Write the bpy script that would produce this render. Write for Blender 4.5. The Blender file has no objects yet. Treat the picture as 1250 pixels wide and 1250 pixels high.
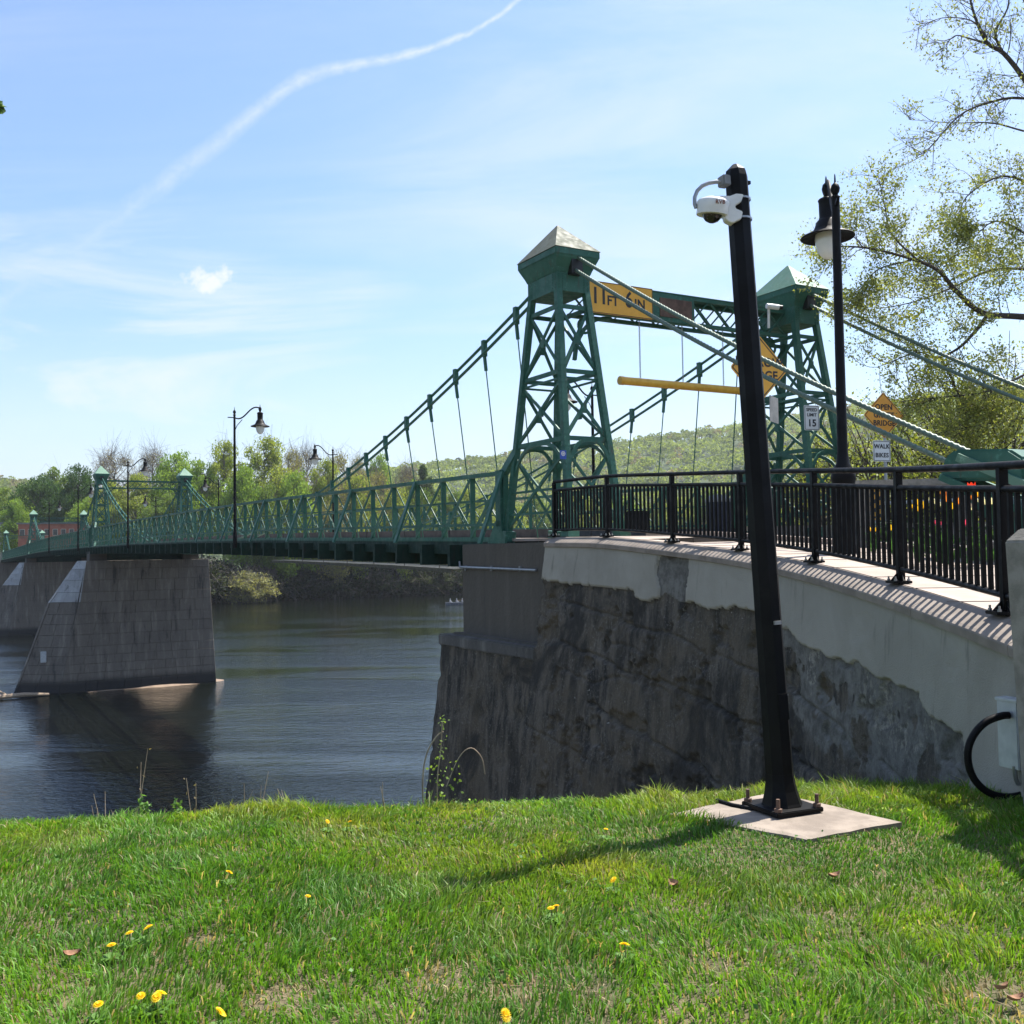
import bpy, bmesh, math, random
import numpy as np
from mathutils import Vector, Matrix
R = math.radians
rng = np.random.default_rng(7)
random.seed(7)
sc = bpy.context.scene
col = sc.collection

# ------------------------------------------------------------------ camera
# coordinates: metres, eye at the origin, +Y ahead, +Z up; the lawn under the eye is at z = -1.6
FPX, YH, ROLL = 1227.0, 674.0, 0.015
PITCH = math.atan((YH - 625) / FPX)
cam = bpy.data.cameras.new('camera')
cam.sensor_width = 36; cam.lens = FPX / 1250 * 36
cam.clip_start = .05; cam.clip_end = 12000
camo = bpy.data.objects.new('camera', cam); col.objects.link(camo)
fw = Vector((0, math.cos(PITCH), math.sin(PITCH))); up = Vector((0, -math.sin(PITCH), math.cos(PITCH))); rt = Vector((1, 0, 0))
r2 = rt * math.cos(ROLL) - up * math.sin(ROLL); u2 = up * math.cos(ROLL) + rt * math.sin(ROLL)
camo.matrix_world = Matrix(((r2.x, u2.x, -fw.x, 0), (r2.y, u2.y, -fw.y, 0), (r2.z, u2.z, -fw.z, 0), (0, 0, 0, 1)))
sc.camera = camo

# ------------------------------------------------------------------ sky, sun, exposure
SUN_EL = R(62); SUN_AZ = math.atan2(.79, .61)          # azimuth clockwise from +Y
SUN = Vector((math.sin(SUN_AZ) * math.cos(SUN_EL), math.cos(SUN_AZ) * math.cos(SUN_EL), math.sin(SUN_EL)))
sun = bpy.data.lights.new('sun', 'SUN'); sun.energy = 4.9; sun.angle = R(.53); sun.color = (1, .945, .86)
suno = bpy.data.objects.new('sun', sun); col.objects.link(suno)
suno.rotation_euler = SUN.to_track_quat('Z', 'Y').to_euler(); suno.location = SUN * 60
vs = sc.view_settings
vs.view_transform = 'Standard'; vs.look = 'None'; vs.exposure = 1.18; vs.gamma = 1; vs.use_curve_mapping = False
sc.cycles.max_bounces = 7; sc.cycles.transparent_max_bounces = 12
sc.cycles.use_denoising = True

def ray(px, py):
    dx, dy = px - 625, py - 625
    c, s = math.cos(ROLL), math.sin(ROLL)
    a = dx * c - dy * s; b = dx * s + dy * c
    return np.array([a / FPX, math.cos(PITCH) + b / FPX * math.sin(PITCH), math.sin(PITCH) - b / FPX * math.cos(PITCH)])
def at(px, py, Y): v = ray(px, py); return v * (Y / v[1])          # point at distance Y ahead
def on(px, py, z): v = ray(px, py); return v * (z / v[2])          # point on the level z
def pix(p):
    p = np.asarray(p, float); X, Y, Z = p[..., 0], p[..., 1], p[..., 2]
    d = Y * math.cos(PITCH) + Z * math.sin(PITCH); u = Z * math.cos(PITCH) - Y * math.sin(PITCH)
    a = X / d * FPX; b = -u / d * FPX
    return 625 + a * math.cos(ROLL) + b * math.sin(ROLL), 625 + b * math.cos(ROLL) - a * math.sin(ROLL)

class NT:
    """small node helper"""
    def __init__(s, tree): s.t = tree; s.n = tree.nodes; s.l = tree.links
    def node(s, typ, ins=None, **kw):
        n = s.n.new(typ)
        for k, v in kw.items(): setattr(n, k, v)
        for k, v in (ins or {}).items():
            if hasattr(v, 'links') or isinstance(v, bpy.types.NodeSocket): s.l.new(v, n.inputs[k])
            else: n.inputs[k].default_value = v
        return n
    def math(s, op, a, b=0., c=None, clamp=False):
        n = s.n.new('ShaderNodeMath'); n.operation = op; n.use_clamp = clamp
        for i, v in enumerate((a, b, c)):
            if v is None: continue
            if isinstance(v, bpy.types.NodeSocket): s.l.new(v, n.inputs[i])
            else: n.inputs[i].default_value = v
        return n.outputs[0]
    def mix(s, f, a, b, mode='MIX'):
        n = s.n.new('ShaderNodeMix'); n.data_type = 'RGBA'; n.blend_type = mode
        for i, v in ((0, f), (6, a), (7, b)):
            if isinstance(v, bpy.types.NodeSocket): s.l.new(v, n.inputs[i])
            else: n.inputs[i].default_value = v if i == 0 else (*v[:3], 1)
        return n.outputs[2]
    def noise(s, vec, scale, detail=4, rough=.55, dist=0.):
        n = s.node('ShaderNodeTexNoise', {'Scale': scale, 'Detail': detail, 'Roughness': rough, 'Distortion': dist})
        if vec is not None: s.l.new(vec, n.inputs['Vector'])
        return n.outputs['Fac']
    def ramp(s, f, a, b, lo=0., hi=1.):
        n = s.node('ShaderNodeMapRange', {'From Min': a, 'From Max': b, 'To Min': lo, 'To Max': hi}); n.clamp = True
        n.interpolation_type = 'SMOOTHSTEP'; s.l.new(f, n.inputs['Value']); return n.outputs[0]
    def scalev(s, vec, sc3):
        n = s.node('ShaderNodeVectorMath', operation='MULTIPLY'); s.l.new(vec, n.inputs[0]); n.inputs[1].default_value = sc3; return n.outputs[0]

world = bpy.data.worlds.new('World'); sc.world = world; world.use_nodes = True
wt = NT(world.node_tree); wt.n.clear()
sky = wt.node('ShaderNodeTexSky', sky_type='NISHITA', sun_disc=False, sun_elevation=SUN_EL, sun_rotation=SUN_AZ, altitude=80, air_density=1.15, dust_density=1.5, ozone_density=2.2)
tc = wt.node('ShaderNodeTexCoord'); gen = tc.outputs['Generated']
sx = wt.node('ShaderNodeSeparateXYZ', {0: gen})
X, Y, Z = sx.outputs
Zc = wt.math('MAXIMUM', Z, .03)
# a flat cloud sheet high above: direction divided by its height
cu = wt.math('DIVIDE', X, wt.math('ADD', Zc, .12)); cv = wt.math('DIVIDE', Y, wt.math('ADD', Zc, .12))
sheet = wt.node('ShaderNodeCombineXYZ', {0: cu, 1: cv, 2: 0.}).outputs[0]
rot = wt.node('ShaderNodeMapping', {'Rotation': (0, 0, R(28)), 'Scale': (.55, 1.5, 1)}); wt.l.new(sheet, rot.inputs[0])
n1 = wt.noise(rot.outputs[0], 1.1, 7, .62, .6)
n2 = wt.noise(sheet, .45, 3, .5)
veil = wt.math('MULTIPLY', wt.ramp(n1, .38, .72), wt.ramp(n2, .34, .58), clamp=True)
low = wt.ramp(Z, .0, .27, .60, 0.)                     # thicker haze towards the horizon
veil = wt.math('MAXIMUM', wt.math('MULTIPLY', veil, .5), wt.math('MULTIPLY', low, wt.ramp(n1, .2, .75, .72, 1.0)))
# contrail: a line over the sheet z = g(x) in the plane one unit ahead
Ys = wt.math('MAXIMUM', Y, .05)
gu = wt.math('DIVIDE', X, Ys); gv = wt.math('DIVIDE', Z, Ys)
trail = [(-70, 408), (0, 368), (80, 312), (150, 262), (215, 212), (270, 172), (320, 130), (365, 98), (420, 82), (490, 69), (545, 51), (590, 31), (625, 6), (660, -24)]
tp = [(ray(*p)[0] / ray(*p)[1], ray(*p)[2] / ray(*p)[1]) for p in trail]
u0, u1, v0, v1 = tp[0][0], tp[-1][0], .15, .65
fc = wt.node('ShaderNodeFloatCurve'); cm = fc.mapping; cv_ = cm.curves[0]
for i, (a, b) in enumerate(tp):
    a, b = (a - u0) / (u1 - u0), (b - v0) / (v1 - v0)
    if i == 0: cv_.points[0].location = (a, b)
    elif i == len(tp) - 1: cv_.points[-1].location = (a, b)
    else: cv_.points.new(a, b)
cm.update()
wt.l.new(wt.math('DIVIDE', wt.math('SUBTRACT', gu, u0), u1 - u0), fc.inputs['Value'])
gl = wt.math('MULTIPLY_ADD', fc.outputs[0], v1 - v0, v0)
g3 = wt.node('ShaderNodeCombineXYZ', {0: gu, 1: gv, 2: 0.}).outputs[0]
wob = wt.noise(g3, 34, 5, .65)
dv = wt.math('ABSOLUTE', wt.math('ADD', wt.math('SUBTRACT', gv, gl), wt.math('MULTIPLY_ADD', wob, .012, -.006)))
wid = wt.ramp(gu, -.45, .0, .021, .0050)
core = wt.math('SUBTRACT', 1., wt.math('DIVIDE', dv, wid), clamp=True)
core = wt.math('MULTIPLY', core, wt.ramp(wt.noise(g3, 48, 6, .7, .4), .30, .66, .45, 1))
core = wt.math('MULTIPLY', core, wt.ramp(gu, -.46, -.04, .30, .72))
core = wt.math('MULTIPLY', core, wt.math('MULTIPLY', wt.math('GREATER_THAN', Y, .06), wt.math('MULTIPLY', wt.math('GREATER_THAN', gu, u0), wt.math('LESS_THAN', gu, u1))))
# one small puff of cloud
pc = ray(256, 337); pu, pv = pc[0] / pc[1], pc[2] / pc[1] - .004
eu = wt.math('DIVIDE', wt.math('SUBTRACT', gu, pu), .044); ev = wt.math('DIVIDE', wt.math('SUBTRACT', gv, pv), .024)
rr = wt.math('SQRT', wt.math('ADD', wt.math('MULTIPLY', eu, eu), wt.math('MULTIPLY', ev, ev)))
puff = wt.math('ADD', wt.math('SUBTRACT', .86, rr), wt.math('MULTIPLY_ADD', wt.noise(g3, 52, 6, .66, .3), 2.2, -1.1))
puff = wt.math('MULTIPLY', wt.ramp(puff, -.05, .85), wt.math('GREATER_THAN', Y, .06))
mb_ = wt.node('ShaderNodeMapping', {'Rotation': (0, 0, R(-17)), 'Scale': (2.0, 8.5, 1)}); wt.l.new(g3, mb_.inputs[0])
band = wt.math('MULTIPLY', wt.ramp(wt.noise(mb_.outputs[0], 1.25, 8, .62, .7), .40, .66), wt.math('MULTIPLY', wt.ramp(gv, .06, .17), wt.ramp(gv, .42, .24)))
band = wt.math('MULTIPLY', band, wt.math('MULTIPLY', wt.ramp(wt.noise(g3, 2.1, 3, .5), .34, .56), wt.ramp(Y, .15, .5)))
veil = wt.math('MAXIMUM', veil, wt.math('MULTIPLY', band, .7))
cloud = wt.math('MAXIMUM', wt.math('MAXIMUM', veil, wt.math('MINIMUM', wt.math('MULTIPLY', core, .95), .95)), wt.math('MULTIPLY', puff, 1.))
tint = wt.mix(1., sky.outputs[0], (.75, .86, 1.0), 'MULTIPLY')
skyc = wt.mix(cloud, tint, (4.3, 4.5, 4.75))
bg = wt.node('ShaderNodeBackground', {'Color': skyc, 'Strength': .098})
wo = wt.node('ShaderNodeOutputWorld'); wt.l.new(bg.outputs[0], wo.inputs[0])

# ------------------------------------------------------------------ materials
MATS = {}
def new_mat(name):
    m = bpy.data.materials.new(name); m.use_nodes = True
    t = NT(m.node_tree); t.n.clear()
    o = t.node('ShaderNodeOutputMaterial'); b = t.node('ShaderNodeBsdfPrincipled'); t.l.new(b.outputs[0], o.inputs[0])
    g = t.node('ShaderNodeNewGeometry'); MATS[name] = m
    return m, t, b, g.outputs['Position'], o
def bump(t, b, h, strength, dist=.01):
    n = t.node('ShaderNodeBump', {'Strength': strength, 'Distance': dist, 'Height': h}); t.l.new(n.outputs[0], b.inputs['Normal'])
def plain(name, c1, c2, rough=.6, scale=3., bscale=40., bs=.15, bd=.01, metal=0., spec=.5, lo=.35, hi=.65, detail=5):
    m, t, b, P, o = new_mat(name)
    f = t.ramp(t.noise(P, scale, detail, .6), lo, hi)
    t.l.new(t.mix(f, c1, c2), b.inputs['Base Color'])
    b.inputs['Roughness'].default_value = rough; b.inputs['Metallic'].default_value = metal; b.inputs['Specular IOR Level'].default_value = spec
    if bs: bump(t, b, t.noise(P, bscale, 4, .6), bs, bd)
    return m
def paint(name, c1, c2, rust, rough=.45, amt=.70, chalk=.45):
    m, t, b, P, o = new_mat(name)
    base = t.mix(t.ramp(t.noise(P, 1.4, 5, .6), .3, .7), c1, c2)
    base = t.mix(t.math('MULTIPLY', t.ramp(t.noise(P, 11, 6, .7), .54, .72), chalk), base, tuple(min(1, 2.1 * x + .02) for x in c2))
    sv = t.scalev(P, (9, 9, 1.4))
    base = t.mix(t.math('MULTIPLY', t.ramp(t.noise(sv, 1.3, 5, .65), amt - .06, amt + .1), .8), base, rust)
    t.l.new(base, b.inputs['Base Color'])
    b.inputs['Roughness'].default_value = rough
    t.l.new(t.ramp(t.noise(P, 6, 4), .3, .7, rough - .1, rough + .15), b.inputs['Roughness'])
    b.inputs['Specular IOR Level'].default_value = .14 if name == 'black_paint' else .32
    bump(t, b, t.noise(P, 55, 3), .12, .006)
    return m
paint('green_steel', (.023, .092, .066), (.037, .122, .088), (.060, .058, .040), .55, .63)
paint('shaded_green', (.006, .022, .016), (.011, .036, .026), (.02, .02, .016), .7, .6, .2)  # darker copy of the steel paint, underside shade put into its colour
paint('green_roof', (.085, .18, .125), (.12, .22, .16), (.16, .17, .12), .55, .62)
paint('worn_roof', (.078, .092, .066), (.115, .125, .092), (.055, .052, .036), .7, .58, .3)
paint('black_paint', (.0035, .0035, .0038), (.0065, .006, .0065), (.016, .014, .013), .5, .76, .12)
plain('zinc', (.25, .255, .26), (.33, .335, .34), .38, 14, 60, .08, .003, .7)
plain('bright_zinc', (.42, .45, .48), (.52, .55, .58), .4, 9, 60, .08, .003, .35)
plain('wire_rope', (.065, .115, .082), (.11, .16, .12), .5, 30, 80, .3, .006)
plain('rust_steel', (.075, .042, .028), (.13, .075, .05), .75, 6, 30, .2)
plain('white_plastic', (.62, .63, .62), (.70, .70, .68), .35, 12, 90, .03, .002)
plain('lamp_glass', (.62, .65, .66), (.70, .72, .72), .12, 5, 10, 0)
plain('dome_glass', (.012, .012, .014), (.02, .02, .022), .05, 5, 10, 0)
plain('sign_yellow', (.70, .34, .022), (.78, .39, .03), .42, 3, 30, .03, .002)
plain('sign_orange', (.72, .30, .018), (.80, .35, .025), .42, 3, 30, .03, .002)
plain('bar_yellow', (.62, .33, .03), (.74, .42, .05), .45, 7, 40, .1, .004)
plain('sign_white', (.66, .66, .63), (.74, .74, .71), .4, 3, 30, .03, .002)
plain('sign_blue', (.02, .07, .36), (.03, .09, .42), .4, 20, 30, .03, .002)
plain('ink', (.008, .008, .009), (.012, .012, .012), .5, 3, 30, 0)
plain('ink_red', (.18, .06, .03), (.22, .08, .04), .5, 3, 30, 0)
plain('walk_concrete', (.29, .238, .20), (.37, .305, .258), .85, 2.2, 130, .25, .004)
plain('coping', (.185, .155, .128), (.25, .21, .175), .88, 3.2, 110, .3, .005)
plain('pad_concrete', (.175, .143, .115), (.265, .22, .178), .88, 5, 80, .35, .006)
plain('asphalt', (.045, .045, .048), (.065, .064, .064), .9, 2, 150, .4, .006)
plain('mulch', (.035, .022, .015), (.10, .075, .06), .95, 14, 30, .8, .04)
plain('timber_curb', (.028, .028, .031), (.052, .051, .053), .85, 4, 30, .3, .01)
plain('steel_grey', (.16, .165, .165), (.24, .24, .235), .6, 5, 40, .15, .006, .3)
plain('brick_red', (.28, .085, .055), (.36, .125, .08), .85, .8, 8, .2)
plain('roof_grey', (.11, .11, .115), (.17, .165, .16), .8, .8, 8, .2)
plain('house_wall', (.42, .38, .33), (.5, .46, .4), .85, .5, 8, .1)
plain('window_dark', (.02, .025, .03), (.03, .035, .04), .12, 1, 8, 0)
plain('sand', (.17, .12, .085), (.24, .175, .125), .9, 1.2, 20, .2)
plain('boat_white', (.09, .10, .12), (.16, .17, .19), .4, 3, 20, .05)
plain('shirt', (.26, .27, .30), (.36, .37, .40), .9, 9, 50, .2)
plain('bark', (.045, .036, .030), (.085, .07, .058), .92, 6, 26, .9, .03)
plain('bark_far', (.10, .085, .072), (.17, .15, .13), .92, .8, 6, .3)
plain('cane', (.26, .19, .13), (.36, .28, .20), .9, 14, 60, .2, .003)
plain('dead_leaf', (.20, .10, .055), (.34, .19, .11), .85, 40, 120, .3, .004)
plain('blue_bin', (.018, .026, .05), (.028, .036, .065), .5, 3, 30, .05)
plain('post_concrete', (.20, .185, .155), (.30, .275, .235), .92, 9, 120, .7, .006)

def leafmat(name, trans=.45, rough=.55):
    m, t, b, P, o = new_mat(name)
    a = t.node('ShaderNodeAttribute', attribute_name='col')
    t.l.new(a.outputs['Color'], b.inputs['Base Color']); b.inputs['Roughness'].default_value = rough; b.inputs['Specular IOR Level'].default_value = .35
    tr = t.node('ShaderNodeBsdfTranslucent'); t.l.new(t.mix(1., a.outputs['Color'], (1.25, 1.2, .55), 'MULTIPLY'), tr.inputs['Color'])
    mx = t.node('ShaderNodeMixShader', {0: trans}); t.l.new(b.outputs[0], mx.inputs[1]); t.l.new(tr.outputs[0], mx.inputs[2]); t.l.new(mx.outputs[0], o.inputs[0])
    return m
leafmat('leaf', .42); leafmat('grass_blade', .45, .5); leafmat('petal', .3); leafmat('far_leaf', .42, .8)

def wall_mat():
    m, t, b, P, o = new_mat('weathered_wall')
    a = t.node('ShaderNodeAttribute', attribute_name='parge').outputs['Fac']
    sv = t.scalev(P, (4., 4., .8))
    streak = t.noise(sv, 1.3, 7, .66); fine = t.noise(P, 21, 7, .74); big = t.noise(P, .8, 5, .62, .5)
    rag = t.math('MULTIPLY_ADD', t.noise(P, 12, 6, .7), .5, -.25); a0 = a
    amid = t.ramp(t.math('ADD', a0, t.math('MULTIPLY', rag, .5)), .15, .24); a = t.ramp(t.math('ADD', a0, rag), .44, .54)
    d = t.mix(t.ramp(streak, .36, .64), (.015, .0125, .0100), (.118, .100, .078))
    d = t.mix(t.ramp(big, .42, .70), d, (.088, .069, .044))
    d = t.mix(t.math('MULTIPLY', t.ramp(fine, .50, .68), t.ramp(t.noise(P, 2.6, 5, .65), .36, .62, .15, .85)), d, (.19, .182, .162))
    vo = t.node('ShaderNodeTexVoronoi', {'Scale': 34., 'Randomness': 1.}); t.l.new(P, vo.inputs['Vector'])
    d = t.mix(t.math('MULTIPLY', t.ramp(vo.outputs['Distance'], .30, .12), t.ramp(big, .5, .62)), d, (.03, .03, .03))
    wh = t.math('MULTIPLY', t.ramp(t.noise(P, 9, 3, .5), .70, .76), t.ramp(t.noise(sv, 3, 3), .45, .6))
    d = t.mix(wh, d, (.36, .35, .32))
    li = t.mix(t.ramp(big, .3, .7), (.255, .238, .198), (.325, .305, .258))
    li = t.mix(t.math('MULTIPLY', t.ramp(streak, .56, .74), .75), li, (.13, .124, .105))
    li = t.mix(t.math('MULTIPLY', t.ramp(fine, .6, .8), .35), li, (.2, .195, .18))
    mid = t.mix(t.ramp(t.noise(P, 5, 6, .7), .35, .65), (.085, .080, .070), (.185, .178, .158)); mid = t.mix(t.math('MULTIPLY', t.ramp(fine, .55, .7), .6), mid, (.05, .047, .042))
    d = t.mix(t.ramp(t.noise(P, .55, 6, .68, .8), .50, .62), d, (.022, .019, .015))
    c = t.mix(a, t.mix(amid, d, mid), li)
    t.l.new(c, b.inputs['Base Color']); b.inputs['Roughness'].default_value = .9
    hb = t.math('ADD', t.math('MULTIPLY', fine, t.math('SUBTRACT', 1.25, a)), t.math('MULTIPLY', t.noise(P, 90, 3), .3))
    bump(t, b, hb, .9, .022)
wall_mat()
def stone_mat(name, c1, c2, pale, wet=True):
    m, t, b, P, o = new_mat(name)
    oi = t.node('ShaderNodeObjectInfo').outputs['Random']
    sv = t.scalev(P, (2.2, 2.2, .28))
    st = t.noise(sv, 1.2, 6, .62); fine = t.noise(P, 7, 6, .7)
    c = t.mix(t.ramp(oi, 0, 1), c1, c2)
    c = t.mix(t.math('MULTIPLY', t.ramp(st, .50, .72), .75), c, pale)
    c = t.mix(t.math('MULTIPLY', t.ramp(st, .46, .28), .8), c, (.03, .028, .027))
    c = t.mix(t.math('MULTIPLY', t.ramp(fine, .52, .75), .45), c, pale)
    if wet:
        s = t.node('ShaderNodeSeparateXYZ', {0: P}).outputs[2]
        c = t.mix(t.ramp(s, -8.9, -9.6), c, (.028, .026, .025))
    t.l.new(c, b.inputs['Base Color']); b.inputs['Roughness'].default_value = .88
    bump(t, b, fine, .6, .05)
stone_mat('pier_stone', (.128, .109, .090), (.146, .125, .103), (.255, .222, .185))
stone_mat('cap_stone', (.26, .26, .26), (.34, .34, .335), (.44, .44, .43), False)
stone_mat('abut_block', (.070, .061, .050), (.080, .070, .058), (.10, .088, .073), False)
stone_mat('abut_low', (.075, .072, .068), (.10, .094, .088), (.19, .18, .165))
plain('joint', (.056, .048, .040), (.085, .073, .062), .95, 3, 30, .3)

def ground_mat():
    m, t, b, P, o = new_mat('ground')
    f = t.noise(P, 2.2, 5, .6)
    soil = t.mix(t.ramp(f, .35, .62), (.05, .06, .018), (.14, .115, .06))
    soil = t.mix(t.math('MULTIPLY', t.ramp(t.noise(P, 60, 4, .7), .5, .7), .6), soil, (.27, .20, .12))
    y = t.node('ShaderNodeSeparateXYZ', {0: P}).outputs[1]
    far = t.mix(t.ramp(t.noise(P, .03, 5), .35, .65), (.028, .05, .014), (.05, .075, .022))
    t.l.new(t.mix(t.ramp(y, 30, 60), soil, far), b.inputs['Base Color']); b.inputs['Roughness'].default_value = .95
    bump(t, b, t.noise(P, 45, 5, .7), .8, .03)
ground_mat()
def water_mat():
    m, t, b, P, o = new_mat('water')
    b.inputs['Base Color'].default_value = (.0045, .006, .004, 1); b.inputs['Roughness'].default_value = .05; b.inputs['IOR'].default_value = 1.333
    mp = t.node('ShaderNodeMapping', {'Rotation': (0, 0, R(-30)), 'Scale': (1., 2.1, 1.)}); t.l.new(P, mp.inputs[0])
    w1 = t.noise(mp.outputs[0], .9, 3, .5, .4); w2 = t.noise(mp.outputs[0], 3.6, 3, .6, .3)
    mp2 = t.node('ShaderNodeMapping', {'Rotation': (0, 0, R(-28)), 'Scale': (.018, .075, 1.)}); t.l.new(P, mp2.inputs[0])
    calm = t.ramp(t.noise(mp2.outputs[0], 1.3, 5, .6, .8), .36, .66, .25, 1.)
    h = t.math('MULTIPLY', t.math('ADD', w1, t.math('MULTIPLY', w2, .62)), calm)
    bump(t, b, h, .9, .08)
water_mat()

# ------------------------------------------------------------------ object helpers
OFF = {}
def tag(o, label=None, cat=None, group=None, kind=None):
    if label: o['label'] = label
    if cat: o['category'] = cat
    if group: o['group'] = group
    if kind: o['kind'] = kind
    return o
def thing(name, loc, label, cat, group=None):
    o = bpy.data.objects.new(name, None); col.objects.link(o); o.location = Vector(loc); o.empty_display_size = .2
    OFF[o.name] = Vector(loc); return tag(o, label, cat, group)
def link(name, me, parent=None, loc=None):
    """mesh in world coordinates -> object; the vertices are made relative to the parent's base"""
    o = bpy.data.objects.new(name, me); col.objects.link(o)
    if parent is not None:
        o.parent = parent; OFF[o.name] = OFF[parent.name]
    else:
        OFF[o.name] = Vector(loc) if loc is not None else Vector((0, 0, 0)); o.location = OFF[o.name]
    if OFF[o.name].length > 1e-9: me.transform(Matrix.Translation(-OFF[o.name]))
    return o
def np_mesh(name, V, F, mat, cols=None, smooth=False, attr=None):
    """F: (n,3) or (n,4) int array"""
    V = np.asarray(V, np.float32); F = np.asarray(F, np.int32); n, k = F.shape
    me = bpy.data.meshes.new(name)
    me.vertices.add(len(V)); me.vertices.foreach_set('co', V.ravel())
    me.loops.add(n * k); me.loops.foreach_set('vertex_index', F.ravel())
    me.polygons.add(n); me.polygons.foreach_set('loop_start', np.arange(0, n * k, k, dtype=np.int32))
    if smooth: me.polygons.foreach_set('use_smooth', np.ones(n, bool))
    if cols is not None:
        ca = me.color_attributes.new('col', 'FLOAT_COLOR', 'POINT')
        ca.data.foreach_set('color', np.concatenate([cols, np.ones((len(cols), 1))], 1).astype(np.float32).ravel())
    if attr is not None:
        fa = me.attributes.new(attr[0], 'FLOAT', 'POINT'); fa.data.foreach_set('value', np.asarray(attr[1], np.float32))
    me.update(calc_edges=True); me.validate()
    me.materials.append(MATS[mat])
    return me
class MB:
    def __init__(s): s.v = []; s.f = []
    def add(s, vs_, fs): n = len(s.v); s.v += [tuple(map(float, p)) for p in vs_]; s.f += [tuple(i + n for i in f) for f in fs]; return s
    def hexa(s, b, t): return s.add(list(b) + list(t), [(3, 2, 1, 0), (4, 5, 6, 7), (0, 1, 5, 4), (1, 2, 6, 5), (2, 3, 7, 6), (3, 0, 4, 7)])
    def box(s, c, size, ax=None):
        c = np.array(c, float); ax = np.eye(3) if ax is None else np.array(ax, float); h = np.array(size) / 2
        q = [c + ax[0] * i * h[0] + ax[1] * j * h[1] + ax[2] * k * h[2] for k in (-1, 1) for i, j in ((-1, -1), (1, -1), (1, 1), (-1, 1))]
        return s.hexa(q[:4], q[4:])
    def beam(s, p, q, w, h, upv=(0, 0, 1)):
        p, q = np.array(p, float), np.array(q, float); d = q - p; L = np.linalg.norm(d); d /= L
        x = np.cross(d, np.array(upv, float)); x /= np.linalg.norm(x) + 1e-9; z = np.cross(x, d)
        return s.box((p + q) / 2, (L, w, h), (d, x, z))
    def tube(s, pts, r, n=8, cap=True, closed=False):
        P = [np.array(p, float) for p in pts]; m = len(P); rs = r if hasattr(r, '__len__') else [r] * m; base = len(s.v)
        pu = None
        for i, p in enumerate(P):
            a = P[i + 1] - p if i < m - 1 else p - P[i - 1]
            if 0 < i < m - 1: a = P[i + 1] - P[i - 1]
            a /= np.linalg.norm(a) + 1e-12
            if pu is None: pu = np.array((0, 0, 1.)) if abs(a[2]) < .9 else np.array((1., 0, 0))
            x = np.cross(a, pu); x /= np.linalg.norm(x) + 1e-12; pu = np.cross(x, a)
            for k in range(n):
                th = 2 * math.pi * k / n; s.v.append(tuple(p + rs[i] * (math.cos(th) * x + math.sin(th) * pu)))
        for i in range(m - 1):
            for k in range(n): s.f.append((base + i * n + k, base + i * n + (k + 1) % n, base + (i + 1) * n + (k + 1) % n, base + (i + 1) * n + k))
        if cap: s.f.append(tuple(base + k for k in range(n))[::-1]); s.f.append(tuple(base + (m - 1) * n + k for k in range(n)))
        return s
    def lathe(s, c, prof, n=20, ax=None):
        """prof: (radius, height) pairs; ax: frame rows, last one is the axis"""
        c = np.array(c, float); ax = np.eye(3) if ax is None else np.array(ax, float); base = len(s.v); m = len(prof)
        for r, h in prof:
            for k in range(n):
                th = 2 * math.pi * k / n; s.v.append(tuple(c + ax[2] * h + r * (math.cos(th) * ax[0] + math.sin(th) * ax[1])))
        for i in range(m - 1):
            for k in range(n): s.f.append((base + i * n + k, base + i * n + (k + 1) % n, base + (i + 1) * n + (k + 1) % n, base + (i + 1) * n + k))
        s.f.append(tuple(base + k for k in range(n))[::-1]); s.f.append(tuple(base + (m - 1) * n + k for k in range(n)))
        return s
    def prism(s, poly, n):
        """poly: closed list of 3-D points; n: extrusion vector"""
        m = len(poly); a = [np.array(p, float) for p in poly]; b = [p + np.array(n, float) for p in a]
        return s.add(a + b, [tuple(range(m))[::-1], tuple(range(m, 2 * m))] + [(i, (i + 1) % m, m + (i + 1) % m, m + i) for i in range(m)])
    def build(s, name, mat, parent=None, smooth=False, bevel=0., seg=2, loc=None, me_only=False, angle=40):
        me = bpy.data.meshes.new(name); me.from_pydata(s.v, [], s.f); me.validate()
        bm = bmesh.new(); bm.from_mesh(me); bmesh.ops.recalc_face_normals(bm, faces=bm.faces)
        if bevel: bmesh.ops.bevel(bm, geom=[e for e in bm.edges if len(e.link_faces) == 2 and e.calc_face_angle(0) > .5], offset=bevel, segments=seg, affect='EDGES', clamp_overlap=True)
        if smooth:
            for f in bm.faces: f.smooth = True
            for e in bm.edges: e.smooth = not (len(e.link_faces) == 2 and e.calc_face_angle(0) > R(angle))
        bm.to_mesh(me); bm.free(); me.materials.append(MATS[mat])
        return me if me_only else link(name, me, parent, loc)
UNIT = {}
def unit_box(mat):
    if mat not in UNIT: UNIT[mat] = MB().box((0, 0, 0), (1, 1, 1)).build('bar', mat, me_only=True)
    return UNIT[mat]
def bar(name, p, q, w, h, mat, parent, upv=(0, 0, 1)):
    """straight steel member from p to q, sharing one mesh per material"""
    p, q = np.array(p, float), np.array(q, float); d = q - p; L = np.linalg.norm(d); d /= L
    x = np.cross(d, np.array(upv, float)); nx = np.linalg.norm(x)
    x = x / nx if nx > 1e-6 else np.array((1., 0, 0)); z = np.cross(x, d); c = (p + q) / 2 - np.array(OFF[parent.name])
    o = bpy.data.objects.new(name, unit_box(mat)); col.objects.link(o); o.parent = parent; OFF[o.name] = OFF[parent.name]
    M = np.eye(4); M[:3, 0] = d * L; M[:3, 1] = x * w; M[:3, 2] = z * h; M[:3, 3] = c
    o.matrix_local = Matrix(M.tolist())
    return o
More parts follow.
